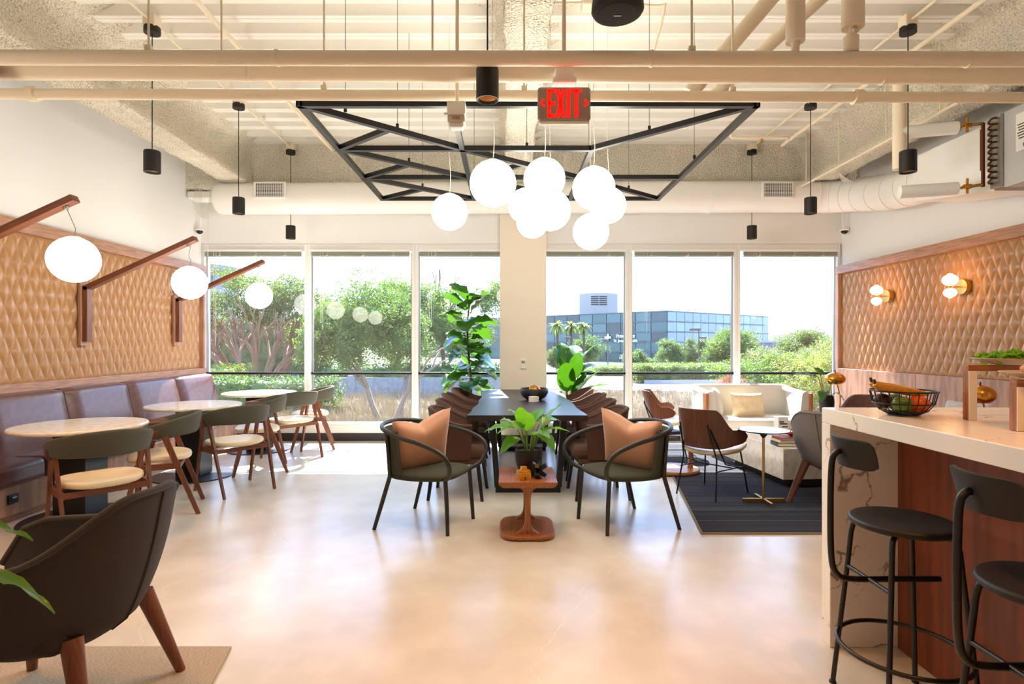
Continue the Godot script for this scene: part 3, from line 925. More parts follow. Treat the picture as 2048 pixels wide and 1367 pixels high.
func lamps() -> void:
	# black triangulated steel frame over the long table
	var fh := 2.88
	var fr := thing("steel_frame", "black steel lattice frame hung flat over the long table", "hanging frame", p(0.13, fh, 4.77))
	var rows := [-1.18, -0.36, 0.41, 1.17]
	var cs := [-1.437, -0.48, 0.52, 1.435]
	var bars := [
		[0, 0, 3, 0], [0, 3, 3, 3], [0, 0, 0, 3], [3, 0, 3, 3], [1, 0.06, 1, 3], [2, 1, 2, 3], [0, 1, 2, 1], [2, 1, 3, 0], [0, 2, 3, 2],
		[0, 0, 1, 1], [0, 1, 1, 2], [0, 2, 1, 3], [1, 1, 2, 2], [1, 2, 2, 3], [2, 2, 3, 3],
	]
	var at := func(c: float, r: float): return Vector3(lerpf(cs[int(c)], cs[mini(int(c) + 1, 3)], c - int(c)), 0, -lerpf(rows[int(r)], rows[mini(int(r) + 1, 3)], r - int(r)))
	for k in bars.size():
		var b = bars[k]
		var u: Vector3 = at.call(b[0], b[1])
		var v: Vector3 = at.call(b[2], b[3])
		var e := (v - u).normalized() * 0.019
		var lift := 0.0006 * (k % 3)
		part(mb().bar(u - e + Vector3(0, lift, 0), v + e + Vector3(0, lift, 0), 0.038, 0.038), "bar", M.black, fr)
	for b in [[0, 1, 0.5, 0.5], [0, 2, 0.5, 1.5], [0, 3, 0.5, 2.5], [1, 2, 1.5, 1.5], [1, 3, 1.5, 2.5]]:
		part(mb().bar(at.call(b[0], b[1]), at.call(b[2], b[3]), 0.037, 0.037), "brace", M.black, fr)
	for e in [[0.25, 0.2], [0.55, 0.55], [0.5, 1.5], [0.5, 2.5], [2.4, 0.6], [2.6, 2.6], [1.5, 1.02], [2.1, 2.02], [1.02, 2.6], [2.98, 1.4]]:
		var q: Vector3 = at.call(e[0], e[1])
		part(mb().tube([q + Vector3(0, 0.02, 0), q + Vector3(0, 1.17, 0)], 0.0025, 4), "wire", M.wire, fr)
		part(mb().rbox(q + Vector3(0, 0.035, 0), Vector3(0.02, 0.035, 0.012), 0.002, 1), "bracket", M.black, fr)
	# cluster of globes under the frame
	var G := [[-0.48, 2.461, 4.72, "lone globe of the cluster, apart on the banquette side"], [-0.094, 2.407, 3.68, "globe of the cluster hanging farthest from the cream column"], [0.267, 2.562, 4.12, "topmost globe of the cluster"], [0.154, 2.57, 4.96, "globe of the cluster hanging high, close to the middle beam"], [0.345, 2.447, 4.59, "globe hanging just under the topmost globe"], [0.234, 2.509, 5.34, "globe of the cluster hanging closest to the cream column"], [0.611, 2.475, 4.04, "globe at the bar side of the cluster, overlapped by a rearer one"], [0.828, 2.514, 4.71, "globe outermost on the bar side of the cluster"], [0.765, 2.397, 5.225, "globe hung lowest under the bar side of the cluster"]]
	var gms := {0.15: globe_mesh(0.15), 0.165: globe_mesh(0.165)}
	for g in G:
		var gr := 0.165 if g[2] in [4.59, 5.225] else 0.15
		var t := thing("globe_pendant", g[3], "pendant lamp", p(g[0], g[1], g[2]), 0, "globe pendants over the long table")
		part(gms[gr], "globe", M.globe, t)
		part(mb().lathe([Vector2(0.0, gr + 0.005), Vector2(0.03, gr + 0.005), Vector2(0.034, gr - 0.004)], 14), "cap", M.plastic, t)
		part(mb().tube(curve([Vector3(0, gr, 0), Vector3(0.008, 0.3, 0), Vector3(-0.004, 0.6, 0), Vector3(0, 4.06 - g[1], 0)], 4), 0.0028, 5), "cord", M.plastic, t)
		omni(t, Vector3.ZERO, Color(1.0, 0.99, 0.97), 0.13, 0.14)
	# black cylinder pendants in rows
	var can := mb().lathe([Vector2(0.046, -0.072), Vector2(0.057, -0.085), Vector2(0.061, -0.085), Vector2(0.061, -0.085), Vector2(0.061, 0.078), Vector2(0.058, 0.085), Vector2(0.058, 0.085), Vector2(0.0, 0.085)], 28).mesh()
	var cone := mb().lathe([Vector2(0.03, -0.02), Vector2(0.057, -0.083)], 24).mesh()
	var disc := mb().lathe([Vector2(0.0, -0.02), Vector2(0.031, -0.02)], 20).mesh()
	var cano := mb().lathe([Vector2(0.0, 0.0), Vector2(0.06, 0.0), Vector2(0.06, 0.0), Vector2(0.06, 0.05), Vector2(0.06, 0.05), Vector2(0.0, 0.05)], 24).mesh()
	var P := [[-2.83, 2.82, 4.54, "black cylinder pendant beside the foremost arm lamp globe"], [-2.83, 2.82, 6.0, "black cylinder pendant in the middle of the banquette-side row"], [-2.83, 2.82, 7.44, "black cylinder pendant before the duct at the end of the banquette-side row"], [-0.108, 2.77, 3.07, "black cylinder pendant between the ceiling pipes next to the exit sign"], [3.19, 2.82, 4.54, "black cylinder pendant beside the copper coil"], [3.19, 2.82, 6.0, "black cylinder pendant in the middle of the bar-side row"], [3.19, 2.82, 7.44, "black cylinder pendant before the duct at the end of the bar-side row"],
		[-2.83, 2.82, 3.08, "black cylinder pendant over the near banquette"], [3.19, 2.82, 3.08, "black cylinder pendant behind the bar counter"], [-2.83, 2.82, 1.2, "black cylinder pendant over the dark armchair"], [-0.108, 2.77, 1.2, "black cylinder pendant over the open floor"], [1.5, 2.82, 1.2, "black cylinder pendant over the bar counter"], [-0.108, 2.77, -1.0, "black cylinder pendant over the open floor by the rear wall"]]
	for q in P:
		var t := thing("cylinder_pendant", q[3], "pendant lamp", p(q[0], q[1], q[2]), 0, "black cylinder pendants")
		part(can, "shade", M.black_soft, t)
		part(cone, "reflector", mat(Color(0.75, 0.62, 0.48), 0.3, 0.6), t)
		var lit: bool = q[2] < 3.5
		part(disc, "lamp_disc", M.downlight if lit else M.plastic, t)
		part(mb().tube([Vector3(0, 0.08, 0), Vector3(0, 3.84 - q[1], 0)], 0.0045, 6), "cord", M.black, t)
		part(cano, "canopy", M.black_soft, t, Vector3(0, 3.84 - q[1], 0))
		part(mb().rbox(Vector3(0, 3.93 - q[1], 0), Vector3(0.1, 0.1, 0.1), 0.01, 1), "ceiling_box", M.pipe, t)
		if lit:
			spot(t, Vector3(0, -0.03, 0), 3.2)
	# arm lamps on the quilted wall
	var ag := globe_mesh(0.163)
	var names := ["wooden arm lamp over the marble table farthest from the windows", "wooden arm lamp over the middle marble table", "wooden arm lamp over the marble table next to the windows"]
	var dd := [4.09, 5.67, 7.25, 2.51]
	names.append("wooden arm lamp farthest from the windows on the quilted wall")
	for k in 4:
		var t := thing("arm_lamp", names[k], "wall lamp", p(-4.2, 1.395, dd[k]), 0, "wooden arm lamps on the quilted wall")
		part(mb().rbox(Vector3(0.02, 0.27, 0), Vector3(0.05, 0.55, 0.075), 0.004, 1), "post", M.arm[1], t)
		part(mb().rbox(Vector3(-0.018, 0.27, 0), Vector3(0.03, 0.63, 0.11), 0.004, 1), "back_plate", M.trim[1], t)
		var a := Vector3(0.0, 0.52, 0)
		var b := Vector3(1.1, 1.02, 0)
		part(mb().rbox(Vector3.ZERO, Vector3((b - a).length(), 0.05, 0.075), 0.004, 1), "arm", M.arm[0], t, (a + b) / 2, Basis(Vector3.BACK, (b - a).angle_to(Vector3.RIGHT)))
		var gy := 1.975 - 1.395
		var gx := 1.09 if k == 0 else 1.04
		part(mb().tube(curve([Vector3(1.03, 0.965, 0), Vector3(1.045, 0.93, 0), Vector3(gx - 0.01, 0.85, 0), Vector3(gx + 0.01, 0.8, 0), Vector3(gx, gy + 0.155, 0)], 4), 0.0025, 5), "cord", M.wire, t)
		part(mb().lathe([Vector2(0.0, -0.025), Vector2(0.016, -0.025), Vector2(0.022, 0.0), Vector2(0, 0)], 12, Vector3(1.03, 0.965, 0)), "cord_grip", M.steel, t)
		part(ag, "globe", M.globe, t, Vector3(gx, gy, 0))
		part(mb().lathe([Vector2(0.0, 0.168), Vector2(0.035, 0.168), Vector2(0.036, 0.158)], 14, Vector3(gx, gy, 0)), "cap", M.plastic, t)
		omni(t, Vector3(gx, gy, 0), Color(1.0, 0.99, 0.97), 0.06, 0.15)
	# brass sconces
	for e in [[6.92, "brass sconce with two white globes, the one closer to the windows"], [5.77, "brass sconce with two white globes, the one closer to the bar"]]:
		var t := thing("sconce", e[1], "wall lamp", p(4.61, 1.945, e[0]), 0, "brass sconces on the quilted wall")
		var turn := Basis(Vector3.BACK, PI / 2)
		part(mb().lathe([Vector2(0.0, 0.02), Vector2(0.075, 0.02), Vector2(0.075, 0.02), Vector2(0.078, 0.015), Vector2(0.078, -0.03)], 28, Vector3.ZERO, turn), "back_plate", M.brass, t)
		part(mb().tube([Vector3(-0.02, 0, 0), Vector3(-0.13, 0, 0)], 0.006, 8), "arm", M.brass, t)
		part(mb().lathe([Vector2(0, -0.012), Vector2(0.014, -0.012), Vector2(0.014, 0.012), Vector2(0, 0.012)], 12, Vector3(-0.13, 0, 0)), "knuckle", M.brass, t)
		for s in [1.0, -1.0]:
			var r := 0.07 if s > 0 else 0.058
			var c := Vector3(-0.13, s * (r * 0.82 + 0.012), 0)
			var pr := []
			for k in 13:
				var a := -PI / 2 + PI * k / 12.0
				pr.append(Vector2(r * cos(a), r * 0.82 * sin(a)))
			part(mb().lathe(pr, 24, c), "globe", M.bulb, t)
			part(mb().lathe([Vector2(0.0, r * 0.55), Vector2(r * 0.36, r * 0.5), Vector2(r * 0.42, r * 0.66), Vector2(r * 0.3, r * 0.9), Vector2(0, r * 0.98)], 18, c, Basis(Vector3.RIGHT, 0.0 if s > 0 else PI)), "globe_tip", M.bulb, t)
			if s > 0:
				omni(t, c, Color(1.0, 0.62, 0.25), 0.16, 0.05)

# ---------------------------------------------------------------- quilted panels
const QA := 0.06125
const QB := 0.1308
func pad_mesh() -> ArrayMesh:
	var rows := []
	for i in 9:
		var row := PackedVector3Array()
		for j in 9:
			var s := -1.0 + j / 4.0
			var t := -1.0 + i / 4.0
			var h := 0.02 * pow(maxf((1 - s * s) * (1 - t * t), 0.0), 0.66)
			if absf(s) > 0.99 or absf(t) > 0.99:
				h = 0.0
			row.append(Vector3(QA * (s - t) / 2, QB * (s + t) / 2, h))
		rows.append(row)
	return mb().grid(rows).mesh()
func half_pad(up: float) -> ArrayMesh:
	var rows := []
	for i in 5:
		var row := PackedVector3Array()
		for j in 9:
			var x := -1.0 + j / 4.0
			var y := (1 - absf(x)) * i / 4.0
			var s := y + x
			var t := y - x
			var h := 0.02 * pow(maxf((1 - s * s) * (1 - t * t), 0.0), 0.66)
			if absf(x) > 0.99 or i == 4 or i == 0:
				h = 0.0 if i != 0 else h * 0.3
			row.append(Vector3(QA * x * up, QB * y * up, h))
		rows.append(row)
	return mb().grid(rows).mesh()
func quilt(x: float, side: float, d0: float, d1: float, dsplit: float, label: String) -> void:
	var t := thing("quilted_panel", label, "upholstered panel", p(x, 0, 0))
	var bs := Basis(Vector3.UP, side * PI / 2)
	var y0 := 1.03
	var L := d1 - d0
	part(mb().box(p(-side * 0.028, y0 + 0.654, (d0 + d1) / 2), Vector3(0.03, 1.31, L)), "backing", M.tan, t)
	var pad := pad_mesh()
	var top := half_pad(-1.0)
	var bot := half_pad(1.0)
	var n := int(L / (2 * QA))
	var xf := {0: [], 1: [], 2: []}
	for i in n:
		var dc := d1 - QA * (2 * i + 1)
		var de := d1 - QA * (2 * i + 2)
		var todo := []
		for j in 5:
			todo.append([0, dc, y0 + QB * (2 * j + 1)])
		if i < n - 1:
			for j in range(1, 5):
				todo.append([0, de, y0 + QB * 2 * j])
			todo.append([1, de, y0 + QB * 10])
			todo.append([2, de, y0])
		for e in todo:
			var at := p(-side * 0.01, e[2], e[1])
			if e[1] > dsplit:
				part([pad, top, bot][e[0]], "quilted_pad", M.tan, t, at, bs)
			else:
				xf[e[0]].append(Transform3D(bs, at))
	for k in 3:
		if xf[k]:
			multi([pad, top, bot][k], M.tan, "quilted_pads", t, xf[k])
	var m0 := side * 0.0
	part(mb().rbox(p(m0, 2.392, (d0 + d1) / 2 + 0.02), Vector3(0.09, 0.11, L + 0.09), 0.004, 1), "top_trim", M.trim[2], t)
	part(mb().rbox(p(m0, (1.03 + 2.337) / 2, d1 + 0.025), Vector3(0.09, 1.307, 0.05), 0.004, 1), "end_trim", M.trim[1], t)
	if side > 0:
		part(mb().rbox(p(m0, 0.99, (d0 + d1) / 2 + 0.02), Vector3(0.09, 0.08, L + 0.09), 0.004, 1), "bottom_trim", M.trim[2], t)
	else:
		# flat wooden boards below the quilting
		var dd := d1 + 0.06
		while dd > d0:
			var w := minf(0.78, dd - d0)
			part(mb().rbox(p(-0.01, 0.515, dd - w / 2), Vector3(0.07, 1.025, w - 0.005), 0.003, 1), "board", M.board, t)
			dd -= w
func quilts() -> void:
	quilt(-4.25, 1.0, 2.0, 7.89, 4.62, "tan diamond-quilted leather panel above the banquette")
	quilt(4.65, -1.0, 3.4, 7.94, 5.0, "tan diamond-quilted leather panel with the brass sconces")

# ---------------------------------------------------------------- banquette
func banquette() -> void:
	var t := thing("banquette", "long brown leather banquette along the quilted wall", "banquette", Vector3.ZERO)
	var d := 8.0
	for k in 6:
		var w := 0.892
		# a back cushion: a plump slab leaning on the wall
		var rows := []
		for i in 13:
			var v := i / 12.0
			var row := PackedVector3Array()
			for j in 13:
				var u := j / 12.0
				var e := pow(1 - pow(absf(2 * u - 1), 8.0), 0.3) if u > 0 and u < 1 else 0.0
				var ang := v * PI
				var y := lerpf(0.4, 0.955, clampf((v - 0.05) / 0.85, 0, 1))
				var bulge := 0.02 * sin(v * PI) * e + 0.035 * (e - 1)
				var front := lerpf(-3.99, -4.13, v) + bulge
				if v > 0.88:
					front -= pow((v - 0.88) / 0.12, 2.0) * 0.08
					y = 0.935 + 0.022 * sin((v - 0.88) / 0.12 * PI / 2) + 0.012 * (e - 1)
				row.append(p(front, y, d - 0.004 - u * (w - 0.008)))
			rows.append(row)
		var back := []
		for r in rows:
			var q := PackedVector3Array()
			for v in r:
				q.append(Vector3(-4.245, v.y, v.z))
			back.append(q)
		var m := mb()
		m.sandwich(rows, back)
		part(m, "back_cushion", M.banquette, t)
		d -= w
	for e in [[8.0, 6.3], [6.3, 4.62], [4.62, 3.0]]:
		part(mb().rbox(p(-3.985, 0.375, (e[0] + e[1]) / 2), Vector3(0.53, 0.17, e[0] - e[1] - 0.006), 0.05, 4), "seat_cushion", M.banquette, t)
	part(mb().box(p(-4.02, 0.18, 5.5), Vector3(0.44, 0.24, 5.0)), "base", M.board, t)
	part(mb().box(p(-4.05, 0.03, 5.5), Vector3(0.42, 0.06, 5.0)), "toe_kick", M.trim[2], t)
	var o := thing("power_outlet", "black power outlet in the banquette base", "outlet", p(-3.79, 0.184, 4.37))
	part(mb().rbox(Vector3.ZERO, Vector3(0.016, 0.07, 0.09), 0.004, 1), "plate", M.black, o)
	part(mb().rbox(Vector3(0.009, 0, 0), Vector3(0.006, 0.045, 0.06), 0.003, 1), "socket", M.black_soft, o)
	part(mb().box(Vector3(0.0125, 0.012, 0), Vector3(0.002, 0.01, 0.035)), "slot", M.steel, o)

# ---------------------------------------------------------------- cafe tables and chairs
func round_table(at: Vector3, label: String) -> void:
	var t := thing("round_table", label, "table", at, 0, "round marble tables along the banquette")
	part(mb().lathe([Vector2(0, 0.708), Vector2(0.44, 0.708), Vector2(0.452, 0.712), Vector2(0.457, 0.722), Vector2(0.455, 0.732), Vector2(0.447, 0.738), Vector2(0.447, 0.738), Vector2(0.0, 0.738)], 72), "top", M.marble, t)
	part(mb().rbox(Vector3(0, 0.36, 0), Vector3(0.25, 0.69, 0.25), 0.003, 1), "pedestal", M.black, t)
	part(mb().lathe([Vector2(0, 0.012), Vector2(0, 0.012)], 8).lathe([Vector2(0.4, 0.0), Vector2(0.402, 0.004), Vector2(0.396, 0.011), Vector2(0.396, 0.011), Vector2(0.0, 0.012)], 64), "base_plate", mat(Color(0.07, 0.068, 0.066), 0.35), t)
	part(mb().box(Vector3(0, 0.7, 0), Vector3(0.4, 0.014, 0.4)), "top_plate", M.black, t)
func cafe_chair(label: String, at: Vector3, turn: float) -> Node3D:
	var t := thing("cafe_chair", label, "chair", at, turn, "wooden cafe chairs at the round tables")
	# upholstered back band, bent round the sitter
	var rows := []
	var n := 30
	for i in n + 1:
		var a := lerpf(-1.75, 1.75, float(i) / n)
		var k := absf(a) / 1.75
		var c := Vector3(0.275 * sin(a), lerpf(0.725, 0.675, k * k), 0.0 + 0.26 * cos(a))
		if k > 0.9:
			c.z -= (k - 0.9) * 0.35
		var hh := lerpf(0.088, 0.052, pow(k, 1.6))
		var th := lerpf(0.024, 0.02, k)
		var outw := Vector3(sin(a), 0, cos(a)).normalized()
		var row := PackedVector3Array()
		for j in 14:
			var b := TAU * j / 14.0
			var cb := signf(cos(b)) * pow(absf(cos(b)), 0.6)
			var sb := signf(sin(b)) * pow(absf(sin(b)), 0.6)
			row.append(c + outw * (cb * th + sb * 0.016) + Vector3.UP * sb * hh)
		rows.append(row)
	var m := mb()
	m.grid(rows, true)
	part(m, "backrest", M.olive, t)
	for s in [-1.0, 1.0]:
		# wooden arm tip and its leather wrap
		var tip: Array = []
		for i in 5:
			var a: float = s * lerpf(1.5, 1.86, i / 4.0)
			tip.append(Vector3(0.275 * sin(a), 0.674, 0.26 * cos(a) - (maxf(absf(a) / 1.75 - 0.9, 0.0)) * 0.35))
		part(mb().tube(tip, [0.056, 0.056, 0.056, 0.054, 0.048], 12, false, 1.0, Vector3.UP).squash(tip, 0.026), "arm_tip", M.walnut[1], t)
		part(mb().bar(Vector3(s * 0.258, 0.63, -0.075), Vector3(s * 0.262, 0.0, -0.235), 0.022, 0.042, Vector3.BACK, 0.72), "leg", M.leg[1], t)
		part(mb().bar(Vector3(s * 0.262, 0.66, 0.045), Vector3(s * 0.235, 0.0, 0.285), 0.022, 0.044, Vector3.BACK, 0.72), "leg", M.leg[1], t)
		part(mb().bar(Vector3(s * 0.25, 0.405, -0.155), Vector3(s * 0.242, 0.4, 0.16), 0.02, 0.045), "side_rail", M.leg[2], t)
	part(mb().bar(Vector3(-0.25, 0.405, -0.14), Vector3(0.25, 0.405, -0.14), 0.022, 0.035), "cross_rail", M.leg[0], t)
	part(mb().bar(Vector3(-0.24, 0.4, 0.15), Vector3(0.24, 0.4, 0.15), 0.022, 0.035), "cross_rail", M.leg[0], t)
	# dished cream seat
	var prof := []
	var rws := []
	for i in 11:
		var rr: float = [0.0, 0.3, 0.6, 0.8, 0.92, 0.98, 1.0, 0.99, 0.95, 0.8, 0.0][i]
		var yy: float = [0.452, 0.455, 0.464, 0.473, 0.474, 0.466, 0.452, 0.438, 0.43, 0.426, 0.426][i]
		var row := PackedVector3Array()
		for j in 36:
			var a := TAU * j / 36.0
			var sx := signf(cos(a)) * pow(absf(cos(a)), 0.8) * 0.245 * rr
			var sz := signf(sin(a)) * pow(absf(sin(a)), 0.8) * 0.228 * rr
			row.append(Vector3(sx, yy + 0.012 * pow(sx / 0.245, 2.0) * rr, sz - 0.01))
		rws.append(row)
	var sm := mb()
	sm.grid(rws, true)
	part(sm, "seat", M.cream, t)
	return t
func cafe() -> void:
	round_table(p(-3.36, 0, 4.49), "round marble table farthest from the windows, beside the power outlet")
	round_table(p(-3.265, 0, 5.94), "round marble table in the middle of the three along the banquette")
	round_table(p(-3.21, 0, 7.39), "round marble table next to the windows")
	var c := cafe_chair("wooden cafe chair with its back turned, at the marble table farthest from the windows", p(-2.78, 0, 3.9), face(-0.75, 0.66))
	var L := [[-2.85, 4.7, -0.9, -0.4, "wooden cafe chair side-on between the first and second marble tables"], [-2.57, 5.38, -0.71, 0.56, "wooden cafe chair with its back turned, at the middle marble table"], [-2.7, 6.17, -0.9, -0.4, "wooden cafe chair side-on between the middle marble table and the window table"], [-2.6, 6.87, -0.66, 0.54, "wooden cafe chair with its back turned, at the marble table next to the windows"], [-2.58, 7.5, -0.9, -0.28, "wooden cafe chair closest to the window ledge"]]
	for e in L:
		copy(c, "cafe_chair", e[4], p(e[0], 0, e[1]), face(e[2], e[3]))

# ---------------------------------------------------------------- leaves
# a leaf in the xz plane along -z from its base, arched by "droop", with a fold along the midrib
func leaf(L: float, W: float, droop: float, kind := 0, fold := 0.18) -> ArrayMesh:
	var m := mb()
	var n := 14
	var rows := []
	for i in n + 1:
		var t := float(i) / n
		var w := 0.0
		if kind == 0:    # fiddle: narrow waist, broad wavy tip
			w = W * (0.32 * sin(PI * pow(t, 0.7)) + 0.75 * pow(sin(PI * pow(t, 1.6)), 0.8)) * (1.0 + 0.07 * sin(t * 22))
		elif kind == 1:  # paddle
			w = W * pow(sin(PI * pow(lerpf(0.015, 0.985, t), 0.8)), 0.55)
		else:            # pointed oval
			w = W * pow(sin(PI * pow(t, 0.75)), 0.9)
		if t <= 0.0 or t >= 1.0:
			w = 0.003
		var row := PackedVector3Array()
		var ang := droop * t
		var c := Vector3(0, -L * t * sin(ang) * 0.9, -L * t * cos(ang * 0.8))
		for j in 9:
			var u := -1.0 + j / 4.0
			var wav := 0.035 * L * sin(t * 17 + u * 2.0) * absf(u) * (1.0 if kind == 0 else 0.5)
			row.append(c + Vector3(u * w * 0.5, absf(u) * w * fold + wav + 0.004 * cos(t * 60.0) * absf(u), 0))
		rows.append(row)
	m.grid(rows)
	return m.mesh()
func leaf_part(mesh: Mesh, m: Material, t: Node3D, at: Vector3, yaw: float, pitch: float, s := 1.0, roll := 0.0) -> void:
	part(mesh, "leaf", m, t, at, Basis(Vector3.UP, yaw) * Basis(Vector3.RIGHT, pitch) * Basis(Vector3.BACK, roll) * Basis.from_scale(Vector3(s, s, s)))

# a scatter cushion standing on its lower edge, in the xy plane, w x h
func cushion(w: float, h: float, t: float, notch := 0.0, ribs := 0) -> MB:
	var F := []
	var B := []
	var n := 24
	for i in n + 1:
		var v := -1.0 + 2.0 * i / n
		var f := PackedVector3Array()
		var b := PackedVector3Array()
		for j in n + 1:
			var u := -1.0 + 2.0 * j / n
			var e := pow(maxf((1 - u * u * u * u) * (1 - v * v * v * v), 0.0), 0.5)
			var x := u * w / 2 * (1 - 0.07 * (1 - v * v))
			var y := v * h / 2 * (1 - 0.07 * (1 - u * u))
			if v > 0:
				y -= notch * v * v * pow(maxf(0.0, 1 - absf(u) * 1.15), 1.3)
			var wr := (0.004 * sin(u * 9 + v * 5) + 0.003 * sin(u * 21 - v * 14 + 2 * sin(v * 6)) + 0.003 * sin(v * 26 + u * 8)) * e + (0.006 * sin(v * ribs * PI) * minf(1.0, e * 2) if ribs else 0.0)
			var z := t / 2 * e * (1 - (notch * 3.0 * maxf(0.0, v) * maxf(0.0, 1 - absf(u) * 1.6))) + wr
			f.append(Vector3(x, y, z))
			b.append(Vector3(x, y, -t / 2 * e))
		F.append(f)
		B.append(b)
	var m := mb()
	m.grid(F)
	m.grid(B, false, false, true)
	return m

# ---------------------------------------------------------------- long table
func dining() -> void:
	var t := thing("dining_table", "long dark slab table with curved edges reaching to the column", "table", p(0.19, 0, 6.42))
	# slab with gently waisted long edges
	var poly := PackedVector2Array()
	for i in 21:
		var k := i / 20.0
		poly.append(Vector2(-0.55 + 0.05 * sin(PI * k) + 0.008 * sin(k * 23), lerpf(-1.39, 1.39, k)))
	for i in 21:
		var k := 1 - i / 20.0
		poly.append(Vector2(0.51 - 0.03 * sin(PI * k) + 0.03 * k + 0.008 * sin(k * 19 + 1), lerpf(-1.39, 1.39, k)))
	part(mb().extrude(poly, 0.05, Transform3D(Basis(Vector3.RIGHT, -PI / 2), Vector3(0, 0.69, 0))), "top", M.espresso, t)
	for z in [1.12, -0.9]:
		var m := mb()
		var u := part(mb().box(Vector3(0, 0.025, z), Vector3(0.6, 0.05, 0.09)), "base_frame", M.black, t)
		for s in [-1.0, 1.0]:
			part(mb().bar(Vector3(s * 0.285, 0.05, z), Vector3(s * 0.33, 0.675, z), 0.09, 0.05, Vector3.RIGHT), "leg", M.black, t)
		part(mb().box(Vector3(0, 0.68, z), Vector3(0.72, 0.02, 0.09)), "top_rail", M.black, t)
	# tub chairs, four to a side
	var words := ["foremost", "second", "third", "rearmost"]
	var c: Node3D
	for s in [-1.0, 1.0]:
		for k in 4:
			var lab: String = words[k] + " brown tub chair from the open floor, " + ("banquette" if s < 0 else "sofa") + " side of the long table"
			var at := p(0.19 + s * (0.66 + 0.02 * ((k * 7) % 3 - 1)), 0, 5.2 + 0.7 * k)
			var turn := face(-s, 0.06 * (((k * 5) % 3) - 1))
			if c == null:
				c = tub_chair(lab, at, turn)
			else:
				copy(c, "tub_chair", lab, at, turn)
	# bowl with the gold ball, coasters
	var bt := 0.7405
	var b := thing("bowl", "round black bowl holding the gold ball on the long table", "bowl", p(0.3, bt, 6.4))
	part(mb().lathe([Vector2(0, 0), Vector2(0.08, 0.0), Vector2(0.085, 0.003), Vector2(0.13, 0.035), Vector2(0.155, 0.08), Vector2(0.156, 0.11), Vector2(0.148, 0.13), Vector2(0.142, 0.13), Vector2(0.145, 0.1), Vector2(0.13, 0.05), Vector2(0.08, 0.02), Vector2(0, 0.015)], 48), "body", M.ceramic, b)
	var ball := thing("mirror_ball", "gold faceted ball lying in the black bowl", "ornament", p(0.305, bt + 0.095, 6.4))
	var facets := mb()
	for i in 12:
		var la := -PI / 2 + PI * (i + 0.5) / 12
		var cnt := maxi(5, int(24 * cos(la)))
		for j in cnt:
			var a := TAU * j / cnt
			var nn := Vector3(cos(la) * cos(a), sin(la), cos(la) * sin(a))
			var tilt := Basis(Vector3.UP, r_(-0.06, 0.06)) * Basis(Vector3.RIGHT, r_(-0.06, 0.06))
			var bb := Basis.looking_at(nn, Vector3.UP if absf(nn.y) < 0.95 else Vector3.RIGHT)
			facets.box(nn * 0.069, Vector3(0.016, 0.0165, 0.004), tilt * bb)
	part(facets, "facets", M.gold, ball).set_meta("kind", "stuff")
	var core := []
	for k in 13:
		core.append(Vector2(0.068 * cos(-PI / 2 + PI * k / 12), 0.068 * sin(-PI / 2 + PI * k / 12)))
	part(mb().lathe(core, 24), "core", M.gold, ball)
	for k in 5:
		single(mb().lathe([Vector2(0, 0), Vector2(0.055, 0), Vector2(0.057, 0.004), Vector2(0.055, 0.0095), Vector2(0.055, 0.0095), Vector2(0, 0.0095)], 28), "coaster", mat(Color(0.9, 0.86, 0.8), 0.5), "round white stone coaster, number %s of the stack from the table up" % ["one", "two", "three", "four", "five"][k], "coaster", p(0.285 + 0.002 * (k % 2), bt + k * 0.0112, 6.2), 0, "stack of white coasters")
	var pen := single(mb().rbox(Vector3.ZERO, Vector3(0.06, 0.008, 0.018), 0.003, 1), "bottle_opener", M.steel, "small metal bottle opener beside the white coasters", "opener", p(0.15, bt + 0.005, 6.3), 0.2)
func tub_chair(label: String, at: Vector3, turn: float) -> Node3D:
	var t := thing("tub_chair", label, "chair", at, turn, "brown tub chairs round the long table")
	# shell: a wrapped back that falls towards the arms
	var outer := []
	var inner := []
	for i in 9:
		var v := i / 8.0
		var ro := PackedVector3Array()
		var ri := PackedVector3Array()
		for j in 29:
			var a := lerpf(-2.0, 2.0, j / 28.0)
			var k := absf(a) / 2.0
			var top := lerpf(0.785, 0.655, smoothstep(0.25, 0.95, k))
			var y := lerpf(0.36, top, v)
			var rad := lerpf(0.235, 0.285, v)
			var d := Vector3(sin(a), 0, cos(a))
			var pos := Vector3(d.x * rad, y, d.z * rad * 0.95)
			if k > 0.8:
				pos.z -= (k - 0.8) * 0.25
			ro.append(pos)
			ri.append(pos - d * 0.05 * (1.0 - 0.5 * v))
		outer.append(ro)
		inner.append(ri)
	# rounded rim
	var rim := []
	for j in 29:
		rim.append((outer[8][j] + inner[8][j]) / 2)
	var m := mb()
	m.grid(outer)
	m.grid(inner, false, false, true)
	for s in [0, 28]:
		for i in 8:
			m.quad(outer[i][s], outer[i + 1][s], inner[i + 1][s], inner[i][s])
	part(m, "shell", M.brown, t)
	part(mb().tube(rim, 0.0175, 10, false), "rim_roll", M.brown, t)
	part(mb().rbox(Vector3(0, 0.42, -0.03), Vector3(0.44, 0.12, 0.46), 0.05, 4), "seat", M.brown, t)
	part(mb().rbox(Vector3(0, 0.34, -0.01), Vector3(0.42, 0.05, 0.42), 0.01, 1), "seat_frame", M.brown, t)
	for s in [-1.0, 1.0]:
		for z in [-0.2, 0.19]:
			part(mb().bar(Vector3(s * 0.19, 0.34, z), Vector3(s * 0.225, 0.0, z * 1.22), 0.034, 0.034, Vector3.BACK, 0.75), "leg", M.black, t)
	return t

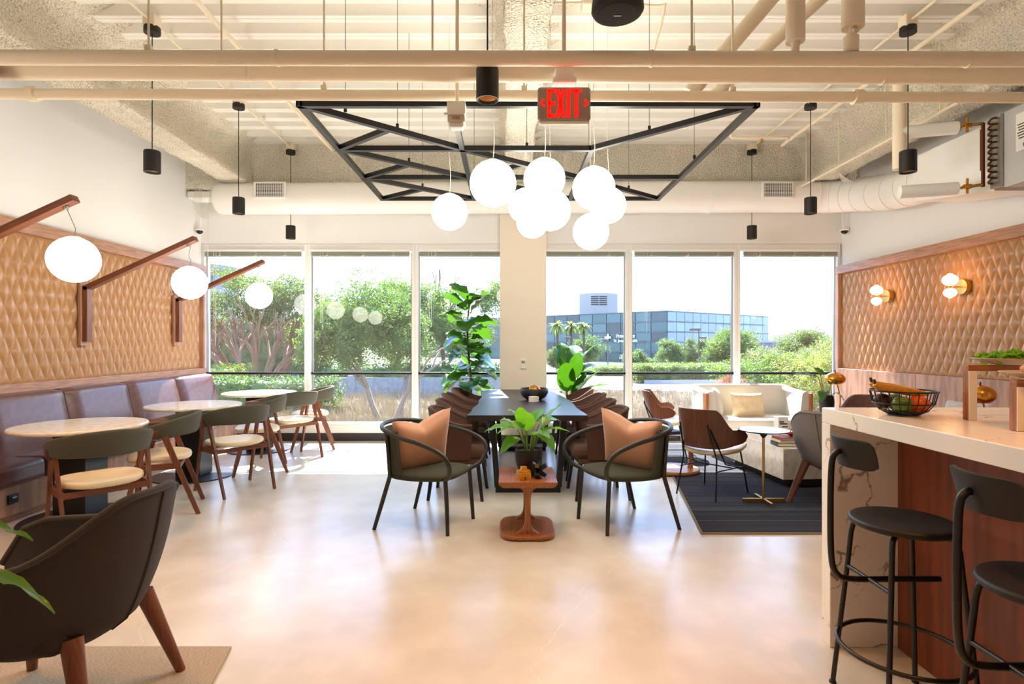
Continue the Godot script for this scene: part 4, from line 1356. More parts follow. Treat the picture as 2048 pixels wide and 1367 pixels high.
# ---------------------------------------------------------------- the two ring-back chairs and their table
func ring_chair(label: String, at: Vector3, turn: float, mirror: float) -> void:
	var t := thing("ring_chair", label, "armchair", at, turn, "dark green chairs with tubular ring arms")
	# the ring: from the seat front up over the arm, round the back and down again
	var pts := [Vector3(0.2, 0.395, -0.235), Vector3(0.265, 0.44, -0.3), Vector3(0.325, 0.53, -0.325), Vector3(0.345, 0.61, -0.27), Vector3(0.35, 0.665, -0.12), Vector3(0.335, 0.7, 0.06), Vector3(0.275, 0.735, 0.23), Vector3(0.15, 0.755, 0.33)]
	var all := pts.duplicate()
	all.append(Vector3(0, 0.76, 0.36))
	for k in pts.size():
		var q: Vector3 = pts[pts.size() - 1 - k]
		all.append(Vector3(-q.x, q.y, q.z))
	part(mb().tube(curve(all, 6), 0.0165, 12), "ring_tube", M.black_tube, t)
	# back panel, a bent sheet hung inside the ring
	var rows := []
	for i in 9:
		var v := i / 8.0
		var row := PackedVector3Array()
		for j in 17:
			var a := lerpf(1.25, -1.25, j / 16.0)
			var y := lerpf(0.415, 0.735, v)
			var r := lerpf(0.275, 0.325, v)
			row.append(Vector3(sin(a) * r * 0.95, y + 0.0 * cos(a), cos(a) * r * 1.02))
		rows.append(row)
	part(mb().thick(rows, 0.03), "back_panel", M.moss, t)
	# seat: a rounded slab with a soft top
	var seat := []
	for i in 9:
		var rr: float = [0.0, 0.5, 0.85, 0.96, 1.0, 0.985, 0.93, 0.8, 0.0][i]
		var y: float = [0.432, 0.43, 0.425, 0.416, 0.4, 0.383, 0.372, 0.368, 0.368][i]
		var row := PackedVector3Array()
		for j in 44:
			var a := TAU * j / 44.0
			var sx := signf(cos(a)) * pow(absf(cos(a)), 0.55) * 0.265 * rr
			var sz := signf(sin(a)) * pow(absf(sin(a)), 0.55) * 0.275 * rr
			if sz < 0:
				sx *= 1.0 + 0.25 * sz
			row.append(Vector3(sx, y + 0.03 * maxf(0.0, -sz) * 1.2, sz))
		seat.append(row)
	var sm := mb()
	sm.grid(seat, true)
	part(sm, "seat", M.moss, t)
	for s in [-1.0, 1.0]:
		part(mb().tube([Vector3(s * 0.2, 0.395, -0.235), Vector3(s * 0.205, 0.2, -0.25), Vector3(s * 0.215, 0.0, -0.262)], [0.0165, 0.016, 0.014], 10), "leg", M.black_tube, t)
		part(mb().tube([Vector3(s * 0.29, 0.72, 0.2), Vector3(s * 0.262, 0.4, 0.19), Vector3(s * 0.275, 0.2, 0.25), Vector3(s * 0.29, 0.0, 0.31)], [0.014, 0.0165, 0.016, 0.014], 10), "leg", M.black_tube, t)
func lounge_front() -> void:
	var ax := 0.143
	for s in [-1.0, 1.0]:
		var f := face(-s * 0.48, -0.19)
		var c := p(ax + s * 0.735, 0, 4.37)
		ring_chair("dark green ring-arm chair with a blush cushion on the " + ("banquette" if s < 0 else "striped rug") + " side", c, f, s)
		var cu := single(cushion(0.5, 0.5, 0.17, 0.08), "cushion", M.blush, "blush velvet cushion on the ring-arm chair on the " + ("banquette" if s < 0 else "striped rug") + " side", "cushion")
		var bs := Basis(Vector3.UP, f) * Basis(Vector3.UP, s * 0.5) * Basis(Vector3.RIGHT, -0.42) * Basis(Vector3.BACK, s * 0.16)
		cu.transform = Transform3D(bs, c + Vector3(s * 0.035, 0.617, 0.0) + Basis(Vector3.UP, f) * Vector3(0, 0, 0.05))
	# wooden side table: slab top, moulded base, two waisted posts
	var t := thing("side_table", "small warm wooden side table with a rounded base between the ring-arm chairs", "side table", p(0.143, 0, 4.2))
	var top := mb()
	top.hexa([Vector3(-0.175, 0.372, 0.245), Vector3(0.175, 0.372, 0.245), Vector3(0.175, 0.372, -0.245), Vector3(-0.175, 0.372, -0.245), Vector3(-0.205, 0.397, 0.25), Vector3(0.205, 0.397, 0.25), Vector3(0.205, 0.397, -0.25), Vector3(-0.205, 0.397, -0.25)])
	top.box(Vector3(0, 0.4045, 0), Vector3(0.41, 0.015, 0.5))
	part(top, "top", M.teak[2], t)
	var bp := PackedVector2Array()
	for j in 48:
		var a := TAU * j / 48.0
		bp.append(Vector2(signf(cos(a)) * pow(absf(cos(a)), 0.5) * 0.2, signf(sin(a)) * pow(absf(sin(a)), 0.5) * 0.25))
	var br := []
	for e in [[0.9, 0.0], [1.0, 0.008], [1.0, 0.026], [0.97, 0.034], [0.9, 0.036], [0.0, 0.036]]:
		var row := PackedVector3Array()
		for q in bp:
			row.append(Vector3(q.x * e[0], e[1], -q.y * e[0]))
		br.append(row)
	var bm := mb()
	bm.grid(br, true)
	part(bm, "base", M.teak[2], t)
	for z in [0.17, -0.17]:
		var prof := PackedVector2Array()
		for k in 13:
			var v := k / 12.0
			prof.append(Vector2(-(0.02 + 0.06 * pow(absf(2 * v - 1), 6.0)), lerpf(0.034, 0.375, v)))
		for k in 13:
			var v := 1 - k / 12.0
			prof.append(Vector2(0.02 + 0.06 * pow(absf(2 * v - 1), 6.0), lerpf(0.034, 0.375, v)))
		var post := part(mb().extrude(prof, 0.045, Transform3D(Basis(), Vector3(0, 0, z - 0.02))), "post", M.teak[1], t)
		if z > 0:
			for q in [[-0.012, 0.06], [0.012, 0.06], [-0.012, 0.355], [0.012, 0.355], [0.0, 0.048]]:
				part(mb().lathe([Vector2(0, 0.002), Vector2(0.004, 0.002), Vector2(0.004, 0)], 8, Vector3(q[0], q[1], z + 0.0245), Basis(Vector3.RIGHT, PI / 2)), "peg", M.walnut[1], post)
	# pot plant
	var ty := 0.412
	var pt := thing("potted_plant", "broad-leaved plant in a tapered black pot on the wooden side table", "potted plant", p(0.16, ty, 4.3))
	part(mb().lathe([Vector2(0, 0), Vector2(0.07, 0), Vector2(0.075, 0.004), Vector2(0.1, 0.07), Vector2(0.105, 0.14), Vector2(0.1, 0.17), Vector2(0.097, 0.17), Vector2(0.098, 0.14), Vector2(0.08, 0.06)], 36), "pot", M.ceramic, pt)
	part(mb().lathe([Vector2(0.098, 0.15), Vector2(0.05, 0.157), Vector2(0, 0.16)], 24), "soil", M.soil, pt)
	var lv := [leaf(0.24, 0.15, 0.5, 2, 0.12), leaf(0.2, 0.13, 0.9, 2, 0.12), leaf(0.27, 0.16, 0.3, 2, 0.08)]
	var LV := [[2.9, 1.1, 2, 0.16], [1.6, 0.35, 0, 0.16], [1.1, 0.5, 1, 0.15], [-1.6, 0.45, 0, 0.14], [-1.25, 0.7, 1, 0.2], [-2.4, 0.2, 1, 0.13], [0.4, 0.7, 0, 0.2], [3.6, 0.75, 1, 0.13], [2.2, 0.1, 1, 0.1], [-0.5, 0.9, 0, 0.2], [-1.9, 1.15, 2, 0.15], [2.4, 0.8, 0, 0.17]]
	for k in LV.size():
		var e = LV[k]
		var dirv := Basis(Vector3.UP, e[0]) * Vector3(0, 0, -1)
		var base: Vector3 = Vector3(0, 0.155, 0) + dirv * 0.025
		var tip: Vector3 = base + dirv * 0.06 + Vector3(0, e[3], 0)
		part(mb().tube(curve([base, base.lerp(tip, 0.5) + Vector3(0, 0.02, 0), tip], 4), 0.0045, 6), "stem", M.stem, pt)
		leaf_part(lv[e[2]], M.leaf_bright, pt, tip, e[0], e[1], r_(0.85, 1.05), r_(-0.4, 0.4))
	var fl := mb().lathe([Vector2(0.003, 0), Vector2(0.02, 0.03), Vector2(0.035, 0.06), Vector2(0.04, 0.075)], 14)
	part(fl, "flower", mat(Color(0.95, 0.93, 0.86), 0.5), pt, Vector3(0.1, 0.33, 0.02), Basis(Vector3.BACK, -0.5))
	part(mb().tube([Vector3(0.03, 0.15, 0.0), Vector3(0.1, 0.33, 0.02)], 0.004, 6), "stem", M.stem, pt)
	# puzzle ornaments
	var gp := thing("cross_ornament", "gold interlocking cross puzzle on the wooden side table", "ornament", p(0.115, ty + 0.045, 4.05), 0.25)
	for ax3 in 3:
		var sz := Vector3(0.04, 0.04, 0.04)
		sz[ax3] = 0.09
		part(mb().rbox(Vector3.ZERO, sz, 0.002, 1), "bar", mat(Color(0.86, 0.63, 0.22), 0.4, 0.8), gp)
	for e in [[-1, -1], [1, -1], [-1, 1], [1, 1]]:
		part(mb().rbox(Vector3(e[0] * 0.023, -0.02, e[1] * 0.023), Vector3(0.04, 0.05, 0.04), 0.002, 1), "block", mat(Color(0.86, 0.63, 0.22), 0.4, 0.8), gp)
	var bk := thing("star_ornament", "black star-shaped burr puzzle on the wooden side table", "ornament", p(0.225, ty + 0.058, 4.09), 0.5)
	for k in 4:
		var dirs: Vector3 = [Vector3(1, 1, 1), Vector3(-1, 1, 1), Vector3(1, -1, 1), Vector3(1, 1, -1)][k].normalized()
		var q := Vector3(0.058, 0.058, 0.058)
		part(mb().bar(-dirs * 0.066, dirs * 0.066, 0.036, 0.036, Vector3.UP, 0.85), "bar", M.black, bk)

# ---------------------------------------------------------------- plants and seats by the windows
func stripes_tex(cols: Array, n: int, sd: int) -> ImageTexture:
	var g := RandomNumberGenerator.new()
	g.seed = sd
	var im := Image.create(256, n, false, Image.FORMAT_RGB8)
	for y in n:
		var c: Color = cols[g.randi() % cols.size()]
		for x in 256:
			var k := g.randf_range(0.82, 1.1)
			if y % 2 == 1:
				k *= 0.55
			im.set_pixel(x, y, Color(c.r * k, c.g * k, c.b * k))
	return ImageTexture.create_from_image(im)
func lounge_window() -> void:
	# fiddle-leaf fig
	var t := thing("fiddle_leaf_fig", "tall fiddle-leaf fig tree beside the cream column", "plant", p(-0.52, 0, 7.8))
	part(mb().lathe([Vector2(0, 0), Vector2(0.13, 0), Vector2(0.17, 0.3), Vector2(0.165, 0.32), Vector2(0.155, 0.32), Vector2(0.15, 0.28)], 28), "pot", M.ceramic, t)
	part(mb().lathe([Vector2(0.155, 0.28), Vector2(0, 0.29)], 20), "soil", M.soil, t)
	var trunk := curve([Vector3(0, 0.28, 0), Vector3(0.02, 0.8, 0), Vector3(-0.01, 1.2, 0.01), Vector3(-0.03, 1.6, 0), Vector3(0.0, 1.9, 0)], 5)
	var tr := []
	for k in trunk.size():
		tr.append(lerpf(0.02, 0.008, float(k) / trunk.size()))
	part(mb().tube(trunk, tr, 8), "trunk", M.bark, t)
	var lv := [leaf(0.38, 0.28, 0.5, 0, 0.1), leaf(0.34, 0.27, 0.25, 0, 0.08), leaf(0.4, 0.3, 0.8, 0, 0.1), leaf(0.3, 0.24, 0.35, 0, 0.1)]
	var yaw := 0.4
	for k in 46:
		var f := k / 45.0
		var y := lerpf(0.84, 1.93, f)
		yaw += 2.4 + r_(-0.35, 0.35)
		var pitch := lerpf(-0.1, 0.8, pow(f, 1.2)) + r_(-0.4, 0.4)
		if f > 0.93:
			pitch = r_(0.9, 1.3)
		var at := Vector3(lerpf(0.01, -0.03, f), y, 0)
		var dirv := Basis(Vector3.UP, yaw) * Basis(Vector3.RIGHT, pitch) * Vector3(0, 0, -0.05)
		part(mb().tube([at, at + dirv * 1.1], 0.005, 5), "leaf_stalk", M.stem, t)
		leaf_part(lv[k % 4], M.leaf_fig, t, at + dirv, yaw, pitch, r_(0.8, 1.2) * lerpf(1.0, 0.9, f), r_(-0.6, 0.6))
	# bird-of-paradise
	var b := thing("broad_leaved_plant", "bright green paddle-leaved plant beside the cream column", "plant", p(0.84, 0, 7.75))
	part(mb().lathe([Vector2(0, 0), Vector2(0.13, 0), Vector2(0.16, 0.28), Vector2(0.15, 0.3), Vector2(0.14, 0.26)], 28), "pot", M.ceramic, b)
	part(mb().lathe([Vector2(0.145, 0.26), Vector2(0, 0.27)], 20), "soil", M.soil, b)
	var pl := [leaf(0.48, 0.25, 0.35, 1, 0.1), leaf(0.44, 0.25, 0.7, 1, 0.1), leaf(0.4, 0.22, 0.15, 1, 0.08)]
	var BL := [[-1.1, 1.15, 1.02, 0], [-1.7, 0.75, 0.98, 1], [0.6, 1.2, 1.0, 2], [2.8, 1.3, 0.72, 0], [3.7, 1.15, 0.66, 2], [-0.7, 0.75, 1.0, 1], [-1.5, 0.35, 0.72, 2], [0.3, 1.3, 1.0, 0], [-2.3, 1.1, 0.66, 0], [-2.7, 1.35, 0.9, 2], [-0.5, 1.35, 1.02, 1]]
	for e in BL:
		var dv := Basis(Vector3.UP, e[0]) * Vector3(0, 0, -1)
		var tip: Vector3 = dv * 0.13 + Vector3(0, e[2], 0)
		part(mb().tube(curve([dv * 0.02 + Vector3(0, 0.26, 0), dv * 0.05 + Vector3(0, e[2] * 0.6, 0), tip], 5), [0.011, 0.011, 0.0105, 0.01, 0.01, 0.009, 0.009, 0.008, 0.007, 0.006, 0.005], 7), "stem", M.stem, b)
		leaf_part(pl[e[3]], M.leaf_banana, b, tip, e[0], e[1], r_(0.9, 1.05), r_(-0.5, 0.5))
	# striped rug, its side edge cut aslant
	var rm := mat(Color(1, 1, 1), 1.0)
	rm.albedo_texture = stripes_tex([Color(0.15, 0.165, 0.22), Color(0.12, 0.135, 0.19), Color(0.24, 0.24, 0.28), Color(0.14, 0.15, 0.2), Color(0.36, 0.35, 0.36), Color(0.1, 0.11, 0.16)], 256, 3)
	tri(rm, Vector3(0.8, 1.0, 0.75), true)
	bump(rm, M.t_weave, 0.1)
	var rug := thing("striped_rug", "navy striped woven rug under the window lounge seats", "rug", Vector3.ZERO)
	var rp := PackedVector2Array([Vector2(1.405, 4.11), Vector2(4.0, 4.1), Vector2(4.0, 7.7), Vector2(2.02, 7.7)])
	part(mb().extrude(rp, 0.012, Transform3D(Basis(Vector3.RIGHT, -PI / 2), Vector3(0, 0.001, 0))), "pile", rm, rug)
	part(mb().bar(p(1.405, 0.006, 4.105), p(4.0, 0.006, 4.097), 0.012, 0.015).bar(p(1.4, 0.006, 4.1), p(2.015, 0.006, 7.7), 0.012, 0.015), "binding", mat(Color(0.55, 0.48, 0.4), 0.95), rug)
	var ry := 0.0135
	# moulded walnut chairs
	var sc := shell_chair("walnut shell chair with a cream seat, its back towards the ring-arm chairs", p(1.86, ry, 5.2), face(0.75, 0.66))
	copy(sc, "shell_chair", "walnut shell chair side-on close to the window ledge", p(1.98, ry, 6.95), face(0.94, -0.25))
	# low pedestal table of walnut
	var w := thing("pedestal_table", "low walnut pedestal table with a round base disc on the rug", "side table", p(1.78, ry, 6.08))
	part(mb().lathe([Vector2(0, 0), Vector2(0.25, 0), Vector2(0.26, 0.008), Vector2(0.26, 0.03), Vector2(0.25, 0.038), Vector2(0.25, 0.038), Vector2(0, 0.038)], 40), "base", M.teak[0], w)
	part(mb().lathe([Vector2(0.03, 0.038), Vector2(0.024, 0.1), Vector2(0.022, 0.3), Vector2(0.04, 0.39)], 20, Vector3(0.17, 0, 0)), "post", M.teak[1], w)
	part(mb().lathe([Vector2(0, 0.388), Vector2(0.21, 0.388), Vector2(0.23, 0.398), Vector2(0.23, 0.41), Vector2(0.23, 0.41), Vector2(0, 0.41)], 40), "top", M.walnut[0], w)
	single(mb().rbox(Vector3.ZERO, Vector3(0.2, 0.025, 0.15), 0.004, 1), "book", mat(Color(0.22, 0.25, 0.32), 0.6), "dark blue book lying on the low walnut pedestal table", "book", p(1.73, ry + 0.424, 6.05), 0.4)
	# brass side table
	var bt := thing("brass_side_table", "round dark-topped side table on a slim brass cross foot", "side table", p(2.2, ry, 4.9))
	part(mb().lathe([Vector2(0, 0.602), Vector2(0.17, 0.604), Vector2(0.203, 0.612), Vector2(0.205, 0.62), Vector2(0.205, 0.62), Vector2(0, 0.62)], 48), "top", mat(Color(0.1, 0.1, 0.14), 0.12), bt)
	part(mb().tube([Vector3(0, 0.02, 0), Vector3(0, 0.58, 0)], 0.011, 14), "stem", M.brass, bt)
	part(mb().lathe([Vector2(0.011, 0.55), Vector2(0.04, 0.59), Vector2(0.06, 0.602), Vector2(0, 0.602)], 20), "collar", M.brass, bt)
	part(mb().rbox(Vector3(0.0, 0.016, 0), Vector3(0.36, 0.032, 0.022), 0.003, 1), "foot", M.brass, bt)
	part(mb().rbox(Vector3(0.0, 0.016, 0), Vector3(0.022, 0.031, 0.32), 0.003, 1), "foot", M.brass, bt)
	# marble block table
	var tb := thing("marble_block_table", "low white marble block coffee table on a dark plinth", "coffee table", p(2.9, ry, 5.98), 0.1)
	part(mb().rbox(Vector3(0, 0.225, 0), Vector3(0.75, 0.29, 1.2), 0.004, 1), "block", M.marble, tb)
	part(mb().box(Vector3(0.02, 0.04, 0), Vector3(0.6, 0.08, 1.0)), "plinth", M.dark_base, tb)
	var my := ry + 0.3705
	var bk := [[0.26, 0.035, 0.19, Color(0.2, 0.26, 0.25), "dark green book at the foot of the pile on the marble block"], [0.24, 0.026, 0.18, Color(0.86, 0.78, 0.62), "cream book in the middle of the pile on the marble block"], [0.23, 0.022, 0.17, Color(0.6, 0.25, 0.18), "brick red book on top of the pile on the marble block"]]
	var yy := my
	for k in 3:
		var e = bk[k]
		var bo := thing("book", e[4], "book", p(2.73, yy, 5.55), 0.12 * k - 0.1, "books on the marble block")
		part(mb().box(Vector3(0, e[1] / 2, 0), Vector3(e[0] - 0.008, e[1] - 0.006, e[2] - 0.008)), "pages", mat(Color(0.93, 0.88, 0.78), 0.8), bo)
		part(mb().box(Vector3(0, 0.0015, 0), Vector3(e[0], 0.003, e[2])).box(Vector3(0, e[1] - 0.0015, 0), Vector3(e[0], 0.003, e[2])).box(Vector3(-e[0] / 2 + 0.0015, e[1] / 2, 0), Vector3(0.003, e[1], e[2])), "cover", mat(e[3], 0.6), bo)
		yy += e[1] + 0.001
	var cl := thing("coral_ornament", "rust red branching ornament on the book pile", "ornament", p(2.76, yy, 5.55))
	for k in 14:
		var a := k * 2.4
		part(mb().tube(curve([Vector3(0, 0.005, 0), Vector3(cos(a) * 0.03, 0.025, sin(a) * 0.03), Vector3(cos(a + 0.5) * 0.065, 0.03 + 0.02 * (k % 3), sin(a + 0.5) * 0.055)], 3), [0.009, 0.009, 0.008, 0.008, 0.007, 0.006, 0.004], 6), "branch", mat(Color(0.6, 0.22, 0.12), 0.6), cl)
	var bx := thing("patterned_box", "tall white box with black block pattern on the marble block", "box", p(2.88, my, 6.0))
	part(mb().rbox(Vector3(0, 0.11, 0), Vector3(0.105, 0.22, 0.105), 0.002, 1), "carton", M.plastic, bx)
	for e in [[-0.02, 0.17, 0.05], [0.015, 0.12, 0.06], [-0.015, 0.07, 0.06], [0.0, 0.15, 0.08]]:
		part(mb().box(Vector3(e[0], e[1], 0.0533), Vector3(e[2], 0.012, 0.002)), "print_block", M.black, bx)
	# pale loveseat before the windows
	var so := thing("loveseat", "pale linen loveseat with wooden side panels before the windows", "sofa", p(3.08, ry, 7.28))
	loveseat(so, 1.22, M.linen)
	var c1 := single(cushion(0.42, 0.34, 0.14, 0.0, 22), "cushion", M.ribcream, "cream ribbed cushion on the pale loveseat", "cushion")
	c1.transform = Transform3D(Basis(Vector3.RIGHT, -0.22), p(3.06, 0.575, 7.27))
	var c2 := single(cushion(0.4, 0.4, 0.14), "cushion", M.linen, "grey round-cornered cushion against the arm of the pale loveseat", "cushion")
	c2.transform = Transform3D(Basis(Vector3.UP, 1.2) * Basis(Vector3.RIGHT, -0.15), p(2.67, 0.6, 7.3))
	# grey armchair half hidden by the bar
	var gc := thing("grey_armchair", "grey upholstered armchair with a wooden leg seen beyond the bar counter end", "armchair", p(2.89, ry, 4.84), face(0.85, 0.5))
	gc.scale = Vector3(1.25, 1.0, 1.25)
	barrel_chair(gc, M.greysofa, 0.79, 0.0)
	# side table with lamp and vase beyond the bar
	for e in [[3.66, 6.4, "gold dome lamp beside the black vase beyond the bar", "small round dark table carrying the black vase", 0.96], [3.79, 4.6, "gold dome lamp behind the wooden risers of the bar", "small round dark table behind the wooden risers", 0.95]]:
		var st := thing("lamp_table", e[3], "side table", p(e[0], 0.014, e[1]))
		part(mb().lathe([Vector2(0, 0.51), Vector2(0.2, 0.51), Vector2(0.205, 0.52), Vector2(0.2, 0.53), Vector2(0.2, 0.53), Vector2(0, 0.53)], 32), "top", M.walnut[0], st)
		part(mb().tube([Vector3(0, 0.01, 0), Vector3(0, 0.51, 0)], 0.016, 10), "stem", M.black, st)
		part(mb().lathe([Vector2(0, 0), Vector2(0.16, 0), Vector2(0.16, 0.012), Vector2(0, 0.016)], 28), "foot", M.black, st)
		var la := thing("gold_lamp", e[2], "table lamp", p(e[0], 0.545, e[1]))
		part(mb().lathe([Vector2(0, 0), Vector2(0.07, 0), Vector2(0.07, 0.012), Vector2(0, 0.014)], 24), "foot", M.gold, la)
		part(mb().tube(curve([Vector3(0.02, 0.01, 0), Vector3(0.07, 0.12, 0.0), Vector3(0.07, 0.25, 0.0), Vector3(0.02, e[4] - 0.58, 0.03)], 6), 0.007, 8), "neck", M.gold, la)
		var dome := []
		for k in 14:
			var a := -1.0 + (PI / 2 + 1.0) * k / 13.0
			dome.append(Vector2(0.105 * cos(a), 0.075 * sin(a)))
		part(mb().lathe(dome, 32, Vector3(0.0, e[4] - 0.53, 0.03)), "shade", M.gold, la)
		part(mb().tube([Vector3(0, e[4] - 0.46, 0.03), Vector3(0.0, e[4] - 0.43, 0.03)], 0.006, 8), "finial", M.black, la)
	var vs := thing("vase_plant", "black vase with a single long green leaf and red stems beyond the bar", "potted plant", p(3.5, 0.545, 6.25))
	part(mb().lathe([Vector2(0, 0), Vector2(0.05, 0), Vector2(0.07, 0.06), Vector2(0.075, 0.2), Vector2(0.065, 0.26), Vector2(0.06, 0.26), Vector2(0.06, 0.2)], 24), "vase", M.ceramic, vs)
	var vl := [leaf(0.28, 0.11, 0.25, 2), leaf(0.16, 0.1, 0.7, 2)]
	for e in [[1.35, 0.35, 0, 0.2], [-1.0, 0.9, 1, 0.12], [2.4, -0.2, 1, 0.06], [-2.0, -0.4, 1, 0.04], [0.3, 1.2, 1, 0.22]]:
		var dv := Basis(Vector3.UP, e[0]) * Vector3(0, 0, -1)
		var tp: Vector3 = Vector3(0, 0.25 + e[3], 0) + dv * 0.08
		part(mb().tube(curve([Vector3(0, 0.2, 0), Vector3(0, 0.25, 0) + dv * 0.03, tp], 4), 0.004, 5), "stem", mat(Color(0.5, 0.12, 0.1), 0.5), vs)
		leaf_part(vl[e[2]], M.leaf_fig, vs, tp, e[0], e[1], 1.0)
	# bench with cushions against the board wall
	var bn := thing("wall_bench", "mauve leather wall bench below the boarded wall beyond the bar", "bench", p(4.3, 0, 5.4))
	part(mb().rbox(Vector3(0.0, 0.36, 0), Vector3(0.56, 0.16, 2.6), 0.05, 3), "seat", M.banquette, bn)
	part(mb().box(Vector3(0.02, 0.14, 0), Vector3(0.48, 0.28, 2.55)), "base", M.trim[2], bn)
	var pc := thing("rounded_chair", "mauve rounded chair with dark piping peeping over the bar top", "chair", p(3.68, ry, 5.7), face(-0.3, -1))
	barrel_chair(pc, M.banquette, 0.8, 0.0)
	for e in [[4.3, 5.35, M.linen, "white soft cushion on the wall bench", 0.3], [4.22, 4.72, cloth(Color(0.7, 0.12, 0.16)), "red cushion on the wall bench", -0.2]]:
		var cc := single(cushion(0.42, 0.4, 0.16), "cushion", e[2], e[3], "cushion")
		cc.transform = Transform3D(Basis(Vector3.UP, -PI / 2 + e[4]) * Basis(Vector3.RIGHT, -0.3), p(e[0], 0.635, e[1]))

func loveseat(t: Node3D, W: float, m: Material) -> void:
	# faces +z; wrapped back and arms with a soft rolled top edge
	var rows := []
	var inn := []
	for i in 9:
		var v := i / 8.0
		var ro := PackedVector3Array()
		var ri := PackedVector3Array()
		for j in 41:
			var u := -1.0 + j / 20.0
			var k := smoothstep(0.72, 1.0, absf(u))
			var x := W / 2 * clampf(u / 0.82, -1, 1)
			var z := lerpf(-0.34, 0.28, k * k)
			if absf(u) > 0.74 and absf(u) < 0.9:
				x = W / 2 * signf(u) * (1 - 0.04 * pow((0.9 - absf(u)) / 0.16, 2.0))
			var top := lerpf(0.775, 0.72, k)
			var y := lerpf(0.24, top, v)
			var out := Vector3(signf(u) * k, 0, -(1 - k)).normalized()
			ro.append(Vector3(x, y, z) + out * 0.04 * sin(v * PI * 0.8))
			ri.append(Vector3(x, y, z) - out * (0.12 - 0.05 * v))
		rows.append(ro)
		inn.append(ri)
	var mm := mb()
	mm.grid(rows, false, false, true)
	mm.grid(inn)
	for s in [0, 40]:
		for i in 8:
			mm.quad(rows[i][s], rows[i + 1][s], inn[i + 1][s], inn[i][s])
	part(mm, "shell", m, t)
	var rim := []
	for j in 41:
		rim.append((rows[8][j] + inn[8][j]) / 2)
	part(mb().tube(rim, 0.047, 12), "top_roll", m, t)
	part(mb().rbox(Vector3(0, 0.36, 0.02), Vector3(W - 0.16, 0.15, 0.66), 0.05, 4), "seat_cushion", m, t)
	part(mb().rbox(Vector3(0, 0.25, 0.0), Vector3(W - 0.06, 0.08, 0.66), 0.01, 1), "seat_frame", m, t)
	for s in [-1.0, 1.0]:
		part(mb().rbox(Vector3(s * (W / 2 + 0.028), 0.5, 0.26), Vector3(0.035, 0.5, 0.12), 0.008, 1), "side_panel", M.teak[1], t)
		for z in [-0.26, 0.26]:
			part(mb().bar(Vector3(s * (W / 2 - 0.1), 0.22, z), Vector3(s * (W / 2 - 0.04), 0, z * 1.1), 0.04, 0.04, Vector3.BACK, 0.7), "leg", M.walnut[1], t)
# upholstered barrel armchair facing -z
func barrel_chair(t: Node3D, m: Material, top: float, drop: float) -> void:
	var outer := []
	var inner := []
	for i in 13:
		var v := i / 12.0
		var ro := PackedVector3Array()
		var ri := PackedVector3Array()
		for j in 41:
			var a := lerpf(-2.15, 2.15, j / 40.0)
			var k := absf(a) / 2.15
			var ty := lerpf(top, top - 0.19, smoothstep(0.12, 0.62, k)) - 0.02 * smoothstep(0.6, 0.85, k)
			ty -= 0.17 * (1 - sqrt(maxf(0.0, 1 - pow(clampf((k - 0.88) / 0.12, 0.0, 1.0), 2.0))))
			var y := lerpf(0.3, ty, v)
			var rad := 0.2 + 0.125 * pow(v, 0.42) + 0.018 * sin(v * PI)
			var d := Vector3(sin(a), 0, cos(a))
			var pos := Vector3(d.x * rad, y, d.z * rad * 1.02)
			if k > 0.72:
				pos.z -= (k - 0.72) * 0.8
			if d.z > 0.0:
				pos.z += 0.05 * d.z * v * v
			ro.append(pos)
			ri.append(pos - d * lerpf(0.11, 0.045, v))
		outer.append(ro)
		inner.append(ri)
	var mm := mb()
	mm.grid(outer)
	mm.grid(inner, false, false, true)
	for s in [0, 40]:
		for i in 12:
			mm.quad(outer[i][s], outer[i + 1][s], inner[i + 1][s], inner[i][s])
	part(mm, "shell", m, t)
	var rim := []
	var welt := []
	for j in 41:
		rim.append((outer[12][j] + inner[12][j]) / 2 - Vector3(0, 0.003, 0))
		welt.append(outer[12][j] + Vector3(0, 0.004, 0))
	part(mb().tube(rim, 0.023, 10), "top_roll", m, t)
	part(mb().tube(welt, 0.005, 6), "piping", m, t)
	for j in [20]:
		var seam := []
		for i in 13:
			seam.append(outer[i][j] + Vector3(sin(lerpf(-2.15, 2.15, j / 40.0)), 0, 1) * 0.001)
		part(mb().tube(seam, 0.0045, 6), "seam", m, t)
	part(mb().rbox(Vector3(0, 0.38, -0.06), Vector3(0.46, 0.14, 0.52), 0.05, 4), "seat", m, t)
	var und := []
	for e in [[1.0, 0.301], [0.9, 0.283], [0.6, 0.27], [0.0, 0.268]]:
		var row := PackedVector3Array()
		for q in outer[0]:
			row.append(Vector3(q.x * e[0], e[1], -0.05 + (q.z + 0.05) * e[0]))
		und.append(row)
	part(mb().grid(und, true, false, true), "underside", m, t)
	for s in [-1.0, 1.0]:
		part(mb().tube([Vector3(s * 0.17, 0.36, 0.2), Vector3(s * 0.235, 0.0, 0.3)], [0.032, 0.017], 14), "leg", M.arm[1], t)
		part(mb().tube([Vector3(s * 0.17, 0.32, -0.22), Vector3(s * 0.23, 0.0, -0.27)], [0.03, 0.017], 14), "leg", M.arm[1], t)
